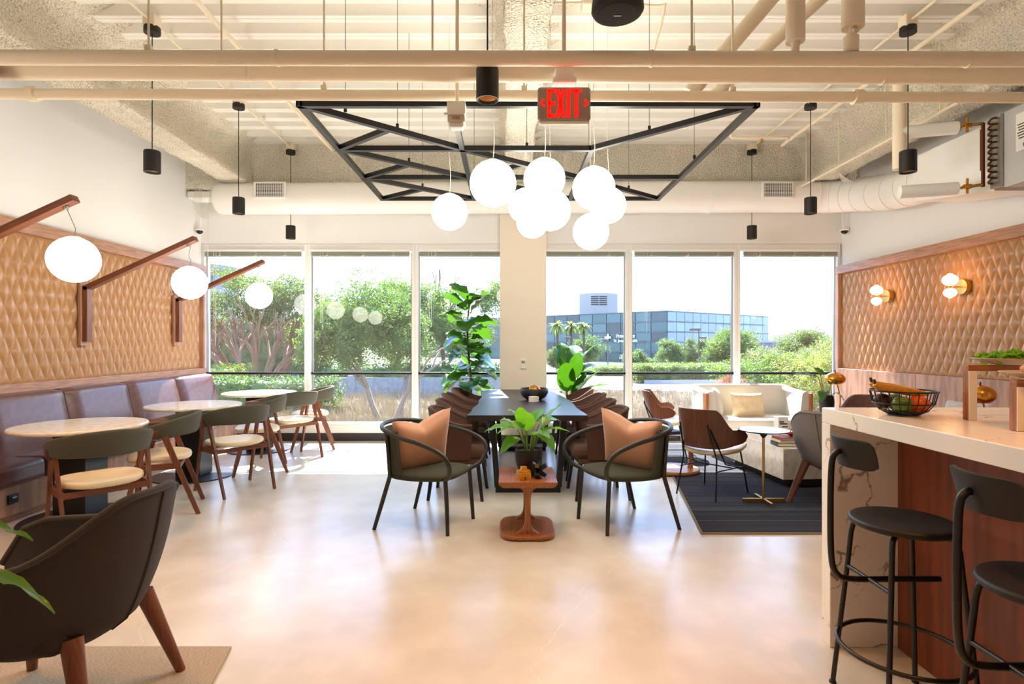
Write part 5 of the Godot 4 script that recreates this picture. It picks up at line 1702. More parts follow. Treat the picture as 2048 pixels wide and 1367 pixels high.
func shell_chair(label: String, at: Vector3, turn: float) -> Node3D:
	var t := thing("shell_chair", label, "chair", at, turn, "walnut shell chairs")
	# bent ply back: wide wings that dip to rounded arms
	var rows := []
	for i in 15:
		var v := i / 14.0
		var row := PackedVector3Array()
		for j in 33:
			var u := -1.0 + j / 16.0
			var k := absf(u)
			# outline: top is high in the middle and drops to the wings, bottom is a shallow bowl
			var hi := 0.79 - 0.02 * pow(k, 2.0) * 4 * 0.3
			hi -= 0.17 * smoothstep(0.42, 0.7, k)
			hi += 0.015 * smoothstep(0.72, 0.88, k)
			var lo := 0.44 + 0.045 * smoothstep(0.35, 0.9, k)
			if k > 0.8:
				var e := (k - 0.8) / 0.2
				var mid := (hi + lo) / 2
				var sc := sqrt(maxf(1 - e * e, 0.02))
				hi = lerpf(mid, hi, sc)
				lo = lerpf(mid, lo, sc)
			var y := lerpf(lo, hi, v)
			var a := u * 1.45
			var r := 0.29
			var z := r * cos(a) - 0.06 - 0.05 * k * k + (y - 0.45) * 0.28 * (1 - 0.5 * k)
			row.append(Vector3(-sin(a) * r * 1.04, y, z))
		rows.append(row)
	part(mb().thick(rows, 0.011), "shell", M.walnut[1], t)
	# seat
	var st := []
	for i in 9:
		var rr: float = [0.0, 0.5, 0.85, 0.96, 1.0, 0.985, 0.93, 0.8, 0.0][i]
		var y: float = [0.405, 0.407, 0.414, 0.41, 0.395, 0.38, 0.37, 0.365, 0.365][i]
		var row := PackedVector3Array()
		for j in 36:
			var a := TAU * j / 36.0
			var sx := signf(cos(a)) * pow(absf(cos(a)), 0.7) * 0.26 * rr
			var sz := signf(sin(a)) * pow(absf(sin(a)), 0.7) * 0.25 * rr
			row.append(Vector3(sx, y + 0.05 * maxf(0.0, -sz) / 0.25 + 0.03 * pow(sx / 0.26, 2.0), sz - 0.05))
		st.append(row)
	var sm := mb()
	sm.grid(st, true)
	part(sm, "seat", M.cream, t)
	for s in [-1.0, 1.0]:
		part(mb().tube([Vector3(s * 0.13, 0.66, 0.305), Vector3(s * 0.16, 0.35, 0.2), Vector3(s * 0.19, 0.0, 0.27)], 0.0075, 8), "leg", M.black, t)
		part(mb().tube([Vector3(s * 0.15, 0.62, 0.29), Vector3(s * 0.19, 0.3, 0.1), Vector3(s * 0.2, 0.24, -0.14)], 0.0065, 8), "strut", M.black, t)
		part(mb().tube([Vector3(s * 0.17, 0.4, -0.2), Vector3(s * 0.215, 0.0, -0.26)], 0.0075, 8), "leg", M.black, t)
		part(mb().tube([Vector3(s * 0.175, 0.25, 0.22), Vector3(s * 0.195, 0.24, -0.22)], 0.006, 8), "side_rail", M.black, t)
	part(mb().tube([Vector3(-0.195, 0.245, -0.05), Vector3(0.195, 0.245, -0.05)], 0.006, 8), "cross_rail", M.black, t)
	return t

# ---------------------------------------------------------------- bar
func stool(label: String, at: Vector3) -> Node3D:
	var t := thing("bar_stool", label, "stool", at, face(1, 0), "black bar stools at the counter")
	part(mb().lathe([Vector2(0, 0.683), Vector2(0.14, 0.685), Vector2(0.17, 0.69), Vector2(0.178, 0.7), Vector2(0.176, 0.71), Vector2(0.168, 0.716), Vector2(0.14, 0.712), Vector2(0, 0.702)], 48), "seat", M.black_soft, t)
	for s in [-1.0, 1.0]:
		for z in [-1.0, 1.0]:
			part(mb().tube(curve([Vector3(s * 0.05, 0.678, z * 0.05), Vector3(s * 0.1, 0.674, z * 0.1), Vector3(s * 0.118, 0.65, z * 0.118), Vector3(s * 0.13, 0.5, z * 0.13), Vector3(s * 0.168, 0.0, z * 0.168)], 6), 0.0095, 10), "leg", M.black, t)
			part(mb().lathe([Vector2(0, 0), Vector2(0.013, 0), Vector2(0.013, 0.008), Vector2(0, 0.008)], 12, Vector3(s * 0.168, 0, z * 0.168)), "glide", M.black_soft, t)
	var rg := []
	for k in 40:
		rg.append(Vector3(cos(TAU * k / 40) * 0.215, 0.23, sin(TAU * k / 40) * 0.215))
	part(mb().tube(rg, 0.0085, 8, true), "foot_ring", M.black, t)
	part(mb().tube(curve([Vector3(0, 0.972, 0.228), Vector3(0, 0.966, 0.25), Vector3(0, 0.925, 0.267), Vector3(0, 0.75, 0.272), Vector3(0, 0.57, 0.268), Vector3(0, 0.51, 0.247), Vector3(0, 0.49, 0.19), Vector3(0, 0.49, 0.0), Vector3(0, 0.49, -0.14)], 7), 0.011, 12), "back_stem", M.black, t)
	part(mb().tube([Vector3(-0.128, 0.49, 0.13), Vector3(0.128, 0.49, 0.13)], 0.0085, 8), "cross_rail", M.black, t)
	var rows := []
	for i in 9:
		var v := -1.0 + i / 4.0
		var row := PackedVector3Array()
		for j in 21:
			var u := -1.0 + j / 10.0
			var c := 0.118 * (1 - 0.03 * v * v)
			var x := c * u * (1.0 + 0.04 * v)
			var hh := 0.054 * pow(1 - pow(absf(u), 10.0) * 0.55, 0.5)
			row.append(Vector3(-x, 0.972 + v * hh, 0.222 - 0.05 * u * u + 0.012 * v))
		rows.append(row)
	part(mb().thick(rows, 0.013), "backrest", M.black_soft, t)
	for s in [-1.0, 1.0]:
		part(mb().lathe([Vector2(0, 0.004), Vector2(0.005, 0.003), Vector2(0.006, 0)], 8, Vector3(s * 0.022, 0.972, 0.223), Basis(Vector3.RIGHT, PI / 2)), "screw", M.steel, t)
	part(mb().rbox(Vector3(0, 0.972, 0.226), Vector3(0.065, 0.022, 0.008), 0.003, 1), "bracket", M.black, t)
	return t
func bar_counter() -> void:
	var t := thing("bar_counter", "white veined stone bar counter with a waterfall end and wooden body", "counter", Vector3.ZERO)
	part(mb().rbox(p(1.93, 1.045, 1.4), Vector3(0.94, 0.07, 2.5), 0.004, 1), "worktop", M.quartz, t)
	part(mb().rbox(p(1.93, 0.505, 2.615), Vector3(0.94, 1.01, 0.07), 0.004, 1), "waterfall_end", M.quartz, t)
	var barwood := mat(Color(0.52, 0.25, 0.115), 0.42)
	barwood.albedo_texture = M.t_wood
	tri(barwood, Vector3(2.5, 0.25, 2.5))
	part(mb().box(p(2.075, 0.505, 1.365), Vector3(0.62, 1.008, 2.425)), "body", barwood, t)
	var s := stool("black bar stool tucked in by the waterfall end of the counter", p(1.49, 0, 2.15))
	copy(s, "bar_stool", "black bar stool farther along the counter from the waterfall end", p(1.51, 0, 1.57), face(1, 0))
	var y := 1.081
	# wire basket
	var bc := p(1.645, y, 2.37)
	var wb := thing("fruit_basket", "black wire fruit basket on the bar counter", "basket", bc)
	var wr := [[0.055, 0.004], [0.085, 0.02], [0.108, 0.05], [0.12, 0.1]]
	for e in wr:
		var rg := []
		for k in 36:
			rg.append(Vector3(cos(TAU * k / 36) * e[0], e[1], sin(TAU * k / 36) * e[0]))
		part(mb().tube(rg, 0.003 if e[1] < 0.09 else 0.0036, 6, true), "hoop", M.black, wb)
	for k in 22:
		var a := TAU * k / 22
		var c := []
		for e in [[0.0, 0.004], [0.055, 0.004], [0.085, 0.02], [0.108, 0.05], [0.12, 0.1]]:
			c.append(Vector3(cos(a) * e[0], e[1], sin(a) * e[0]))
		part(mb().tube(c, 0.0021, 5), "wire", M.black, wb)
	var fruit := [[-0.035, 0.046, 0.045, 0.038, Color(0.38, 0.5, 0.1), "green_apple", "green apple in front in the wire basket", "apple"], [0.035, 0.046, 0.04, 0.04, Color(0.95, 0.4, 0.08), "orange_fruit", "orange in the wire basket", "orange"], [0.078, 0.052, -0.03, 0.033, Color(0.5, 0.52, 0.1), "green_apple", "yellow-green apple behind the orange in the wire basket", "apple"], [-0.07, 0.055, -0.025, 0.034, Color(0.25, 0.1, 0.08), "dark_plum", "dark plum at the banana stem in the wire basket", "plum"], [0.0, 0.048, -0.05, 0.037, Color(0.3, 0.42, 0.1), "green_apple", "green apple under the bananas in the wire basket", "apple"]]
	for e in fruit:
		var fo := thing(e[5], e[6], e[7], bc + Vector3(e[0], e[1], e[2]), r_(0, 6))
		var pr := []
		for k in 15:
			var a := -PI / 2 + PI * k / 14
			pr.append(Vector2(e[3] * cos(a) * (1 + 0.06 * sin(a)), e[3] * 0.92 * sin(a) - (0.12 * e[3] if k == 14 else 0.0)))
		var fm := mat(e[4], 0.35)
		fm.albedo_texture = M.t_cloud
		tri(fm, Vector3(12, 12, 12))
		part(mb().lathe(pr, 24), "flesh", fm, fo)
		part(mb().tube([Vector3(0, e[3] * 0.75, 0), Vector3(0.003, e[3] * 1.08, 0.002)], 0.0016, 5), "stem", M.bark, fo)
	var bm := mat(Color(0.86, 0.6, 0.12), 0.45)
	bm.albedo_texture = M.t_cloud
	tri(bm, Vector3(6, 6, 6))
	for k in 2:
		var bn := thing("banana", ["upper banana lying across the wire basket", "lower banana lying across the wire basket"][k], "banana", bc + Vector3(0.0, 0.105 - 0.006 * k, -0.02 + 0.036 * k), 0.05 - 0.1 * k, "bananas in the wire basket")
		var pts := curve([Vector3(-0.125, 0.03, 0), Vector3(-0.1, 0.016, 0), Vector3(-0.04, 0.006, 0.006), Vector3(0.03, -0.006, 0.006), Vector3(0.085, -0.012, 0)], 4)
		var rr := []
		for i in pts.size():
			rr.append(0.018 * pow(maxf(sin(PI * lerpf(0.12, 0.95, float(i) / (pts.size() - 1))), 0.05), 0.45))
		part(mb().tube(pts, rr, 7), "peel", bm, bn)
		part(mb().tube([Vector3(-0.122, 0.03, 0), Vector3(-0.128, 0.048, 0.0)], 0.006, 6), "stem", M.bark, bn)
	# risers and plates
	for e in [[1.78, 2.215, 0.19, 0.5, "taller wooden riser with white inner faces on the bar counter"], [1.72, 1.94, 0.15, 0.42, "lower wooden riser with white inner faces on the bar counter"]]:
		var rz := thing("serving_riser", e[4], "stand", p(e[0], y, e[1]))
		var h: float = e[2]
		part(mb().rbox(Vector3(e[3] / 2, h + 0.011, 0), Vector3(e[3], 0.024, 0.03), 0.002, 1), "top", M.teak[0], rz)
		for x in [0.015, e[3] - 0.015]:
			part(mb().rbox(Vector3(x, h / 2, 0), Vector3(0.03, h, 0.03), 0.002, 1), "leg", M.teak[1], rz)
			part(mb().box(Vector3(x, h / 2, 0.0165), Vector3(0.03, h, 0.003)), "front_face", M.plastic, rz)
	var pm := mat(Color(0.72, 0.62, 0.52), 0.5)
	var plate := [Vector2(0, 0.0), Vector2(0.07, 0.0), Vector2(0.11, 0.008), Vector2(0.145, 0.022), Vector2(0.146, 0.026), Vector2(0.142, 0.026), Vector2(0.1, 0.014), Vector2(0, 0.008)]
	var p1 := p(1.985, y + 0.2135, 2.215)
	single(mb().lathe(plate, 40), "plate", pm, "brown stoneware plate of lettuce on the taller riser", "plate", p1)
	var p2 := p(1.86, y + 0.1735, 1.94)
	single(mb().lathe(plate, 40), "plate", pm, "brown stoneware plate of rolls on the lower riser", "plate", p2)
	var lt := leafy(Color(0.45, 0.62, 0.1), Color(0.6, 0.8, 0.15), 0.5)
	var lf := leaf(0.034, 0.036, 1.4, 0, 0.4)
	var lx := []
	for k in 190:
		var a := k * 2.4
		var rr := 0.12 * sqrt(k / 190.0)
		var b := Basis.from_euler(Vector3(r_(0.0, 1.3), r_(0, TAU), r_(-0.6, 0.6)))
		lx.append(Transform3D(b, p1 + Vector3(cos(a) * rr, 0.022 + r_(0.0, 0.03) * (1.1 - rr / 0.13), sin(a) * rr)))
	var heap := multi(lf, lt, "lettuce_heap", self, lx)
	tag(heap, "heap of frilly light green lettuce on the stoneware plate", "lettuce", "", "stuff")
	var bg := mat(Color(0.82, 0.56, 0.3), 0.6)
	bg.albedo_texture = M.t_cloud
	tri(bg, Vector3(9, 9, 9))
	for k in 4:
		var rg := []
		for i in 22:
			rg.append(Vector3(cos(TAU * i / 22) * 0.036, 0, sin(TAU * i / 22) * 0.036))
		single(mb().tube(rg, 0.021, 10, true, 0.85), "bagel", bg, ["golden bagel on the plate of the lower riser, under the topmost one", "golden bagel topmost on the plate of the lower riser"][int(k == 3)], "bagel", p2 + [Vector3(-0.06, 0.036, 0.02), Vector3(0.05, 0.036, 0.05), Vector3(0.04, 0.036, -0.06), Vector3(0.0, 0.071, 0.0)][k], 0, "bagels on the plate")

# ---------------------------------------------------------------- dark armchair in the near corner
func corner_chair() -> void:
	var rm := mat(Color(0.8, 0.76, 0.69), 1.0)
	rm.albedo_texture = M.t_cloth
	tri(rm, Vector3(1.2, 6, 6), true)
	bump(rm, M.t_weave, 0.15)
	single(mb().extrude(PackedVector2Array([Vector2(-3.2, 1.0), Vector2(-0.93, 1.0), Vector2(-1.245, 2.57), Vector2(-3.2, 2.57)]), 0.012, Transform3D(Basis(Vector3.RIGHT, -PI / 2), Vector3(0, 0.001, 0))), "woven_rug", rm, "pale greige woven rug under the dark armchair", "rug")
	var t := thing("dark_armchair", "charcoal upholstered armchair with piping and tapered wooden legs on the pale rug", "armchair", p(-1.7, 0.0135, 2.13), face(-1, 0.02))
	t.scale = Vector3(1.1, 1.0, 1.1)
	barrel_chair(t, M.charcoal, 0.815, 0.0)
	var pt := thing("potted_plant", "leafy plant in a tall pot beside the dark armchair", "potted plant", p(-1.55, 0.0135, 1.3))
	part(mb().lathe([Vector2(0, 0), Vector2(0.12, 0), Vector2(0.16, 0.45), Vector2(0.155, 0.48), Vector2(0.14, 0.48), Vector2(0.14, 0.42)], 28), "pot", M.ceramic, pt)
	part(mb().lathe([Vector2(0.14, 0.43), Vector2(0, 0.44)], 20), "soil", M.soil, pt)
	var lv := [leaf(0.25, 0.036, 0.35, 2), leaf(0.26, 0.04, 0.65, 2)]
	var lm := leafy(Color(0.18, 0.34, 0.1), Color(0.4, 0.6, 0.15), 0.35)
	for e in [[-1.6, 0.16, 0, 0.6, 0.23], [-1.55, 0.2, 1, 0.48, 0.26], [-1.35, -0.1, 1, 0.36, 0.12], [0.4, 0.6, 0, 0.5, 0.1], [1.6, 0.4, 0, 0.45, 0.1], [2.6, 0.5, 1, 0.4, 0.1], [0.9, 0.9, 1, 0.5, 0.06], [3.4, 0.7, 0, 0.42, 0.08]]:
		var dv := Basis(Vector3.UP, e[0]) * Vector3(0, 0, -1)
		var tp: Vector3 = dv * e[4] + Vector3(0, 0.43 + e[3] - 0.07, 0)
		part(mb().tube(curve([Vector3(0, 0.42, 0), dv * e[4] * 0.3 + Vector3(0, 0.43 + e[3] * 0.55, 0), tp], 4), 0.005, 6), "stem", M.stem, pt)
		leaf_part(lv[e[2]], lm, pt, tp, e[0], e[1], 1.0)

# ---------------------------------------------------------------- outdoors
const LEAF_TONE := 0.45  # overall depth of the leaf greens
func ground_y(d: float) -> float:
	if d < 24: return -0.4
	if d < 42: return lerpf(-0.4, -2.2, (d - 24) / 18)
	if d < 130: return lerpf(-2.2, -5.0, (d - 42) / 88)
	return -5.0
func cluster_mesh(s: float, n: int, sd: int) -> ArrayMesh:
	var g := RandomNumberGenerator.new()
	g.seed = sd
	var m := mb()
	for k in n:
		var b := Basis.from_euler(Vector3(g.randf_range(-1.2, 1.2), g.randf() * TAU, g.randf_range(-0.6, 0.6)))
		var c := Vector3(g.randf_range(-1, 1), g.randf_range(-0.7, 0.7), g.randf_range(-1, 1)) * s
		var L := s * g.randf_range(0.24, 0.4)
		var W := L * 0.5
		var a := c + b * Vector3(0, 0, -L)
		var e := c + b * Vector3(0, 0, L)
		var f := c + b * Vector3(W, 0.12 * L, 0)
		var h := c + b * Vector3(-W, 0.12 * L, 0)
		m.tri(a, e, f)
		m.tri(a, h, e)
	return m.mesh()
func branch(m: MB, at: Vector3, dir: Vector3, L: float, r: float, depth: int, tips: Array, spread: float) -> void:
	var mid := at + dir * L * 0.5 + Vector3(r_(-1, 1), r_(-0.3, 0.6), r_(-1, 1)) * L * 0.08
	var end := at + dir * L
	m.tube(curve([at, mid, end], 3), [r, r * 0.94, r * 0.88, r * 0.82, r * 0.77, r * 0.73, r * 0.68], 6)
	if depth == 0:
		tips.append(end)
		return
	for k in (3 if depth > 1 else 2):
		var nd := (dir + Vector3(r_(-1, 1), r_(-0.25, 0.55), r_(-1, 1)) * spread).normalized()
		branch(m, end, nd, L * r_(0.62, 0.82), r * 0.62, depth - 1, tips, spread)
func tree(n: String, label: String, at: Vector3, crowns: Array, leaves: int, size: float, col: Color, trunks: Array, group: String, bark := Color(0.5, 0.42, 0.34)) -> void:
	var t := thing(n, label, "tree", at, 0, group)
	var m := mb()
	var tips := []
	for e in trunks:
		branch(m, e[0], e[1].normalized(), e[2], e[3], e[4], tips, 0.55)
	if trunks:
		var bk := mat(bark, 0.95)
		bk.albedo_texture = M.t_cloth
		tri(bk, Vector3(0.7, 0.7, 0.7))
		part(m, "trunk", bk, t)
	foliage(t, crowns, leaves, size, col)
func foliage(t: Node3D, crowns: Array, leaves: int, size: float, col: Color) -> void:
	col = Color(col.r * LEAF_TONE, col.g * LEAF_TONE, col.b * LEAF_TONE)
	var tot := 0.0
	for c in crowns:
		tot += c[1].x * c[1].y
	for v in 2:
		var xf := []
		var cols := []
		for c in crowns:
			# a crown is a bunch of smaller tufts with gaps between them
			var tufts := []
			for k in 16:
				var q := Vector3(rng.randfn(), rng.randfn() * 0.9 + 0.15, rng.randfn()).normalized() * r_(0.35, 0.92)
				tufts.append([q * c[1], c[1] * r_(0.26, 0.46)])
			for k in int(leaves * 0.65 * c[1].x * c[1].y / tot):
				var u = tufts[rng.randi() % 16]
				var q := Vector3(rng.randfn(), rng.randfn(), rng.randfn()).normalized() * pow(rng.randf(), 0.42)
				var pos: Vector3 = c[0] + u[0] + q * u[1]
				var s := r_(0.7, 1.25)
				xf.append(Transform3D(Basis.from_euler(Vector3(r_(-0.5, 0.5), r_(0, TAU), r_(-0.5, 0.5))) * Basis.from_scale(Vector3(s, s, s)), pos))
				var l := r_(0.7, 1.25)
				var warm := r_(0.8, 1.25)
				cols.append(Color(clampf(col.r * l * warm, 0, 1), clampf(col.g * l, 0, 1), clampf(col.b * l, 0, 1)))
		if not M.has("foliage"):
			M.foliage = leafy(Color(1, 1, 1), Color(0.8, 0.85, 0.5), 0.5)
			M.foliage.vertex_color_use_as_albedo = true
		multi(cluster_mesh(size, 15, 30 + v), M.foliage, "foliage", t, xf, cols)
func hedge(label: String, a: Vector3, s: Vector3, n: int, size: float, col: Color) -> void:
	col = Color(col.r * LEAF_TONE, col.g * LEAF_TONE, col.b * LEAF_TONE)
	var t := thing("clipped_hedge", label, "hedge", a)
	var xf := []
	var cols := []
	for k in n:
		var q := Vector3(r_(-0.5, 0.5) * s.x, r_(0.0, 1.0) * s.y, r_(-0.5, 0.5) * s.z)
		xf.append(Transform3D(Basis.from_euler(Vector3(r_(-0.6, 0.6), r_(0, TAU), r_(-0.6, 0.6))), q))
		var l := r_(0.75, 1.25)
		cols.append(Color(col.r * l, col.g * l, col.b * l))
	multi(cluster_mesh(size, 15, 5), M.foliage, "foliage", t, xf, cols)
	part(mb().rbox(Vector3(0, s.y / 2, 0), s * 0.8, minf(s.y, s.z) * 0.2, 1), "core", mat(col.linear_to_srgb(), 1.0), t)
func car(label: String, at: Vector3, turn: float, col: Color) -> void:
	var t := thing("parked_car", label, "car", at, turn, "cars beyond the windows")
	var body := PackedVector2Array([Vector2(-2.2, 0.3), Vector2(-2.25, 0.6), Vector2(-2.1, 0.85), Vector2(-1.2, 0.95), Vector2(1.9, 0.98), Vector2(2.2, 0.85), Vector2(2.25, 0.45), Vector2(2.15, 0.28)])
	var cab := PackedVector2Array([Vector2(-1.25, 0.93), Vector2(-0.5, 1.42), Vector2(1.0, 1.46), Vector2(1.85, 0.96)])
	part(mb().extrude(body, 1.75, Transform3D(Basis(), Vector3(0, 0, -0.875))), "body", mat(col, 0.2), t)
	part(mb().extrude(cab, 1.45, Transform3D(Basis(), Vector3(0, 0, -0.725))), "cabin", mat(col, 0.2), t)
	for z in [-0.74, 0.74]:
		part(mb().extrude(PackedVector2Array([Vector2(-1.0, 0.98), Vector2(-0.42, 1.36), Vector2(0.2, 1.38), Vector2(0.2, 0.98)]), 0.02, Transform3D(Basis(), Vector3(0, 0, z - 0.01))), "window", mat(Color(0.05, 0.06, 0.08), 0.1), t)
		part(mb().extrude(PackedVector2Array([Vector2(0.28, 0.98), Vector2(0.28, 1.38), Vector2(0.95, 1.38), Vector2(1.5, 0.98)]), 0.02, Transform3D(Basis(), Vector3(0, 0, z - 0.01))), "window", mat(Color(0.05, 0.06, 0.08), 0.1), t)
		for x in [-1.4, 1.4]:
			part(mb().tube([Vector3(x, 0.32, z * 1.15 - 0.1), Vector3(x, 0.32, z * 1.15 + 0.1)], 0.32, 18), "wheel", M.black_soft, t)
func lamp_post(label: String, at: Vector3, h: float) -> void:
	var t := thing("street_lamp", label, "street lamp", at, 0, "street lamps")
	part(mb().tube([Vector3(0, 0, 0), Vector3(0, h, 0)], [0.1, 0.07], 8), "pole", mat(Color(0.3, 0.28, 0.26), 0.6), t)
	part(mb().rbox(Vector3(-0.5, h + 0.1, 0), Vector3(1.3, 0.28, 0.5), 0.04, 1), "head", mat(Color(0.3, 0.28, 0.26), 0.6), t)
func outdoors() -> void:
	# terrain in strips of depth
	var gm := mat(Color(0.43, 0.36, 0.26), 1.0)
	gm.albedo_texture = noise_tex(0.02, 5, [[0.0, grey(0.6)], [1.0, grey(1.0)]], 512, FastNoiseLite.TYPE_SIMPLEX_SMOOTH, 10, false, 31)
	tri(gm, Vector3(0.12, 0.12, 0.12), true)
	var lawn := mat(Color(0.5, 0.55, 0.34), 1.0)
	lawn.albedo_texture = gm.albedo_texture
	tri(lawn, Vector3(0.03, 0.03, 0.03), true)
	var ds := [8.3, 12, 16, 20, 24, 28, 33, 38, 42, 60, 85, 110, 130]
	var far := [130, 200, 320, 600, 1200, 2500]
	var rows := []
	for d in ds:
		var row := PackedVector3Array()
		for k in 41:
			row.append(p(lerpf(-1, 1, k / 40.0) * (20 + d * 1.2), ground_y(d), d))
		rows.append(row)
	struct(mb().grid(rows), "ground", gm, "dry sandy ground sloping away beyond the windows", "ground")
	rows = []
	for d in far:
		var row := PackedVector3Array()
		for k in 41:
			row.append(p(lerpf(-1, 1, k / 40.0) * (20 + d * 1.2), ground_y(d), d))
		rows.append(row)
	struct(mb().grid(rows), "ground_beyond", lawn, "flat green land beyond the car park", "ground")
	var asph := mat(Color(0.62, 0.6, 0.58), 0.9)
	struct(mb().bar(p(-4.0, -0.37, 24.2), p(15.0, -0.42, 19.0), 1.6, 0.04).bar(p(15.0, -0.42, 19.0), p(24.0, -0.44, 14.0), 1.6, 0.04), "path", mat(Color(0.7, 0.67, 0.62), 0.9), "pale concrete path crossing behind the dry grass", "path")
	struct(mb().hexa_of([p(-90, -4.9, 112), p(110, -4.9, 112), p(110, -4.9, 150), p(-90, -4.9, 150), p(-90, -4.6, 112), p(110, -4.6, 112), p(110, -4.85, 150), p(-90, -4.85, 150)]), "road", asph, "grey car park road before the glass office block", "road")
	# dry grass
	var tuft := mb()
	var g := RandomNumberGenerator.new()
	g.seed = 77
	for k in 12:
		var a := g.randf() * TAU
		var h := g.randf_range(0.15, 0.34)
		var b := Vector3(cos(a), 0, sin(a)) * g.randf_range(0.01, 0.09)
		var tip := b + Vector3(cos(a) * g.randf_range(0.03, 0.17), h, sin(a) * g.randf_range(0.03, 0.17))
		var sd := Vector3(-sin(a), 0, cos(a)) * 0.006
		tuft.tri(b - sd, b + sd, tip)
	var xf := []
	var cols := []
	for k in 9000:
		var d := 8.7 + 12.0 * pow(rng.randf(), 1.6)
		var x := r_(-0.7, 0.68) * (d + 1.5)
		if x < -6: continue
		var s := r_(0.6, 1.25)
		xf.append(Transform3D(Basis(Vector3.UP, r_(0, TAU)) * Basis.from_scale(Vector3(s, s * r_(0.7, 1.2), s)), p(x, -0.4, d)))
		var l := r_(0.75, 1.15)
		cols.append(Color(0.27 * l, 0.21 * l, 0.12 * l))
	var dm := leafy(Color(1, 1, 1), Color(0.5, 0.45, 0.3), 0.8)
	dm.vertex_color_use_as_albedo = true
	var gr := multi(tuft.mesh(), dm, "dry_grass", self, xf, cols)
	tag(gr, "dry straw-coloured grass tufts outside the windows", "grass", "", "stuff")
	# block wall with piers
	var bw := thing("garden_wall", "low grey block wall with piers behind the leaning trunks", "wall", p(-4.2, -0.4, 19.0), 0.06)
	var bmat := mat(Color(0.56, 0.56, 0.56), 0.9)
	bmat.albedo_texture = M.t_cloud
	tri(bmat, Vector3(1, 1, 1))
	for k in 6:
		part(mb().box(Vector3(-5.6 + k * 1.85, 0.31, 0), Vector3(1.6, 0.62, 0.12)), "panel", bmat, bw)
		part(mb().box(Vector3(-6.52 + k * 1.85, 0.34, 0), Vector3(0.24, 0.7, 0.2)), "pier", bmat, bw)
	M.foliage = leafy(Color(1, 1, 1), Color(0.85, 0.95, 0.45), 0.5)
	M.foliage.vertex_color_use_as_albedo = true
	# trees on the banquette side
	var V := func(x, y, z): return Vector3(x, y, z)
	var mt := []
	for k in 14:
		var a := k * TAU / 14 + 0.3
		mt.append([Vector3(cos(a) * 0.5, 0, sin(a) * 0.4), Vector3(cos(a) * 0.75, 1.0, sin(a) * 0.6), r_(1.0, 1.4), 0.1, 3])
	tree("many_trunked_tree", "spreading tree with many pale twisting trunks beyond the banquette window", p(-9.3, -0.4, 21), [[Vector3(-0.6, 3.4, 0), Vector3(2.6, 1.1, 2.0)], [Vector3(1.5, 3.0, 0), Vector3(1.5, 1.2, 1.5)], [Vector3(-2.2, 2.7, 0.5), Vector3(1.0, 1.2, 1.2)], [Vector3(2.6, 1.9, 0.6), Vector3(0.8, 0.8, 1.0)]], 2600, 0.13, Color(0.36, 0.44, 0.17), mt, "", Color(0.66, 0.52, 0.42))
	tree("leaning_tree", "leafy tree on leaning grey trunks outside the second window", p(-2.75, -0.4, 12.6), [[Vector3(-0.35, 2.35, 0), Vector3(1.25, 0.85, 1.0)], [Vector3(-1.0, 1.75, 0.2), Vector3(0.85, 0.75, 0.8)], [Vector3(0.5, 1.9, 0.0), Vector3(0.65, 0.8, 0.8)]], 2600, 0.085, Color(0.30, 0.45, 0.14), [[Vector3(-0.05, 0, 0), Vector3(-0.35, 1, 0.1), 0.85, 0.075, 2], [Vector3(0.25, 0, 0.1), Vector3(0.45, 1, 0), 0.9, 0.06, 2], [Vector3(0.4, 0, -0.1), Vector3(0.1, 1, -0.1), 0.9, 0.05, 2]], "", Color(0.55, 0.5, 0.45))
	tree("feathery_tree", "light green feathery tree behind the fiddle-leaf fig", p(-2.6, -0.4, 22), [[Vector3(-0.7, 3.2, 0), Vector3(1.6, 1.2, 1.5)], [Vector3(0.4, 1.9, 0), Vector3(1.7, 1.1, 1.5)], [Vector3(-1.8, 2.0, 0), Vector3(1.2, 1.2, 1.2)], [Vector3(2.2, 3.3, 0), Vector3(0.8, 1.2, 1.0)]], 2800, 0.13, Color(0.40, 0.55, 0.20), [[Vector3.ZERO, Vector3(0.05, 1, 0), 1.6, 0.1, 3]], "")
	tree("background_tree", "dense green tree filling the gap behind the leaning trunks", p(-6.3, -0.4, 24), [[Vector3(0, 2.5, 0), Vector3(2.2, 1.7, 1.5)], [Vector3(1.9, 3.0, 0), Vector3(1.4, 1.4, 1.2)]], 2400, 0.15, Color(0.27, 0.42, 0.14), [[Vector3.ZERO, Vector3(0.05, 1, 0), 1.4, 0.12, 2]], "")
	hedge("low dark shrubs outside the banquette window", p(-6.8, -0.4, 14.5), Vector3(5.0, 0.9, 1.0), 1500, 0.1, Color(0.2, 0.32, 0.09))
	hedge("tall dark shrub bank behind the many trunks", p(-13.0, -0.6, 27), Vector3(9.0, 3.2, 1.2), 2200, 0.2, Color(0.3, 0.36, 0.14))
	hedge("yellow-green shrubs round the many trunks", p(-9.6, -0.4, 17.5), Vector3(3.4, 1.1, 1.0), 900, 0.1, Color(0.55, 0.6, 0.12))
	hedge("dark shrub row behind the block wall", p(-3.4, -0.4, 20.2), Vector3(8.0, 1.0, 0.8), 1600, 0.12, Color(0.2, 0.34, 0.1))
	# bar-side greenery
	tree("yellow_green_tree", "yellow-green feathery shrub tree outside the sofa window", p(6.7, -0.4, 12.2), [[Vector3(-0.1, 0.95, 0), Vector3(0.75, 0.8, 0.8)], [Vector3(0.5, 0.5, 0.2), Vector3(0.9, 0.8, 0.8)], [Vector3(-0.9, 0.4, 0), Vector3(0.8, 0.5, 0.8)]], 2600, 0.06, Color(0.62, 0.62, 0.20), [[Vector3.ZERO, Vector3(0.1, 1, 0), 0.5, 0.03, 2]], "")
